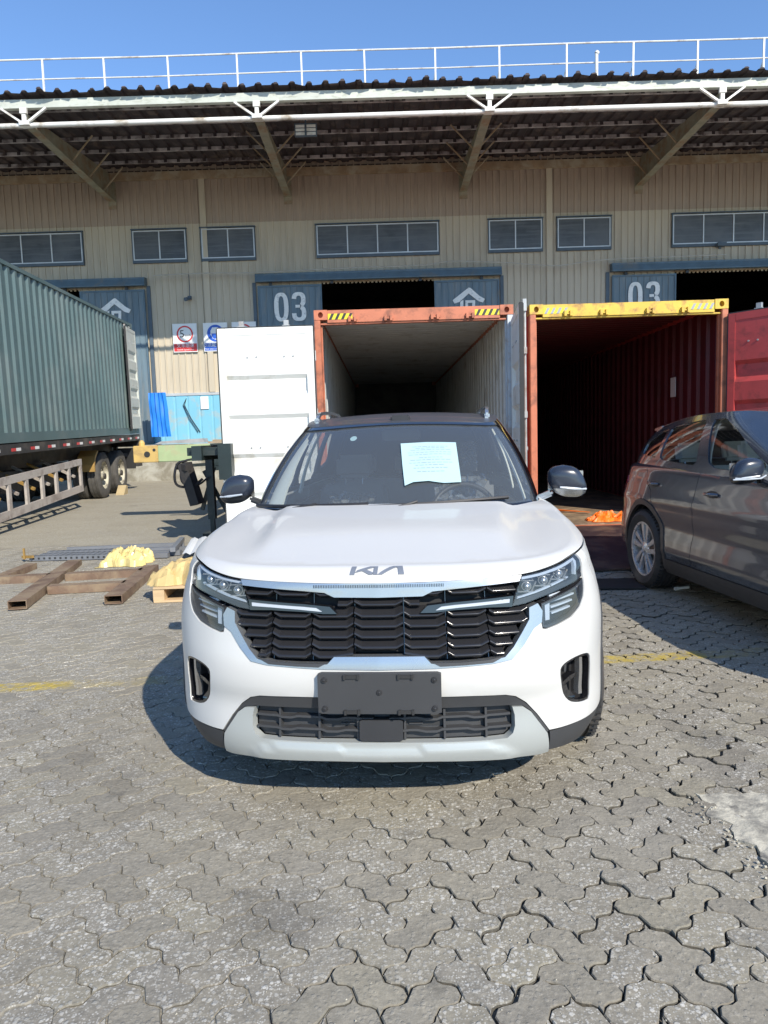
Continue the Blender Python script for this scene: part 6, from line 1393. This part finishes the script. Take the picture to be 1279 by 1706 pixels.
# handles, tail lamps, reflector
for f in (1, -1):
    for y, z in ((2.42, .905), (3.34, .925)):
        s0 = WD_.s_at_y(y); hd = patch('handle_recess', WD_, [(f*(s0+.085*math.cos(a)), z-.006+.026*math.sin(a)) for a in [q*f for q in np.linspace(0, 2*math.pi, 24, endpoint=False)]], m_dkp, CAR2, step=.05, out=.0015, flange=0)
        p = WD_([f*(s0-.085), f*(s0-.05), f*s0, f*(s0+.05), f*(s0+.09)], [z-.004]*5, [.006, .028, .036, .030, .006] if 0 else .0); n_ = np.array([f, 0, 0]); off_ = [.004, .030, .036, .030, .006]
        b_ = MB(); b_.tube([tuple(q+n_*o) for q, o in zip(p, off_)], [.010, .013, .014, .013, .010], 8); b_.build('door_handle', m_pg, CAR2, smooth=60)
    mm_ = lambda P: P if f > 0 else mir(P)
    s0 = WD_.s_at_y(3.92); patch('tail_lamp', WD_, mm_([(s0+.06, .90), (s0+.20, .83), (s0+.62, .82), (s0+.62, .93), (s0+.24, .96), (s0+.08, .955)]), m_redl, CAR2, step=.03, out=.006, flange=.02)
    s0 = float(np.interp(.0, [0, 1], [0, 1])); patch('head_lamp', WD_, mm_([(.45, .72), (.85, .77), (.98, .86), (.90, .87), (.50, .80)]), m_lampk, CAR2, step=.04, out=.006, flange=.02)
patch('front_grille', WD_, rnd([(-.5, .45), (.5, .45), (.42, .75), (-.42, .75)], .1, 1), m_gloss, CAR2, step=.05, out=.006, flange=.02)
door_mirror(CAR2, .99, 1.78, 1.10, 1, MATS['blue_black_mirror'], m_gloss, sc=.92); dm = door_mirror(CAR2, -.99, 1.78, 1.10, -1, MATS['blue_black_mirror'], m_gloss, sc=.92)
# pale strip under the mirror
b_ = MB(); b_.tube([(-.12, -.055, -.052), (-.03, -.078, -.050), (.06, -.078, -.046), (.11, -.05, -.03)], .006, 6); b_.build('trim_strip', m_drl, dm)
# light grey cabin trims of the dark car
for f in (1, -1):
    P = [(HD.t_at_y(1.62), .05), (HD.t_at_y(1.70), .05), (HD.t_at_y(2.2), .93), (HD.t_at_y(2.1), .95)]; patch('a_pillar_trim', HD, P if f > 0 else mir(P), m_beige, CAR2, step=.06, out=-.05, flange=.01)
# notice taped behind the windscreen of the white car
def nfn(t, w_, o): return HW(t, w_, .0035+o+.0025*np.sin(np.asarray(t)*21)*np.sin(np.asarray(w_)*9))
pn = [(.055, .218), (.10, .25), (.18, .262), (.26, .240), (.350, .238), (.352, .43), (.355, .675), (.175, .682), (.02, .672), (.036, .445)]
nt_ = patch('paper_notice', nfn, pn, m_paper, None, step=.03, flange=0); nt_.parent = CAR
b_ = MB(); R_ = np.random.default_rng(4)
for k, w0 in enumerate([.625, .605, .585, .555, .53, .525-.03, .47, .44, .415, .385, .35]):
    c = .19; half = [.10, .08, .11, .125, .12, .06, .11, .115, .08, .09, .07][k]; t0 = c-half
    while t0 < c+half:
        l_ = R_.uniform(.010, .030); A = nfn([t0, t0+l_, t0+l_, t0], [w0-.0028, w0-.0028, w0+.0028, w0+.0028], .0007); b_.add(A, [(0, 1, 2, 3)]); t0 += l_+.006
tag(b_.build('printed_lines', m_ink, nt_, fix=False), kind='stuff')
nt2 = [(t, w_) for t, w_ in [(-.29+.022*math.cos(a), .80+.035*math.sin(a)) for a in np.linspace(0, 2*math.pi, 20, endpoint=False)]]
patch('round_sticker', HW, nt2, m_paper, CAR, step=.02, out=-.012, flange=0)
patch('round_sticker', HW, [(-.59+.018*math.cos(a), .765+.028*math.sin(a)) for a in np.linspace(0, 2*math.pi, 20, endpoint=False)], pbr('grey_sticker', (.3, .32, .33), .6), CAR, [[(-.59+.013*math.cos(a), .765+.020*math.sin(a)) for a in np.linspace(0, 2*math.pi, 20, endpoint=False)]], step=.02, out=-.012, flange=0)
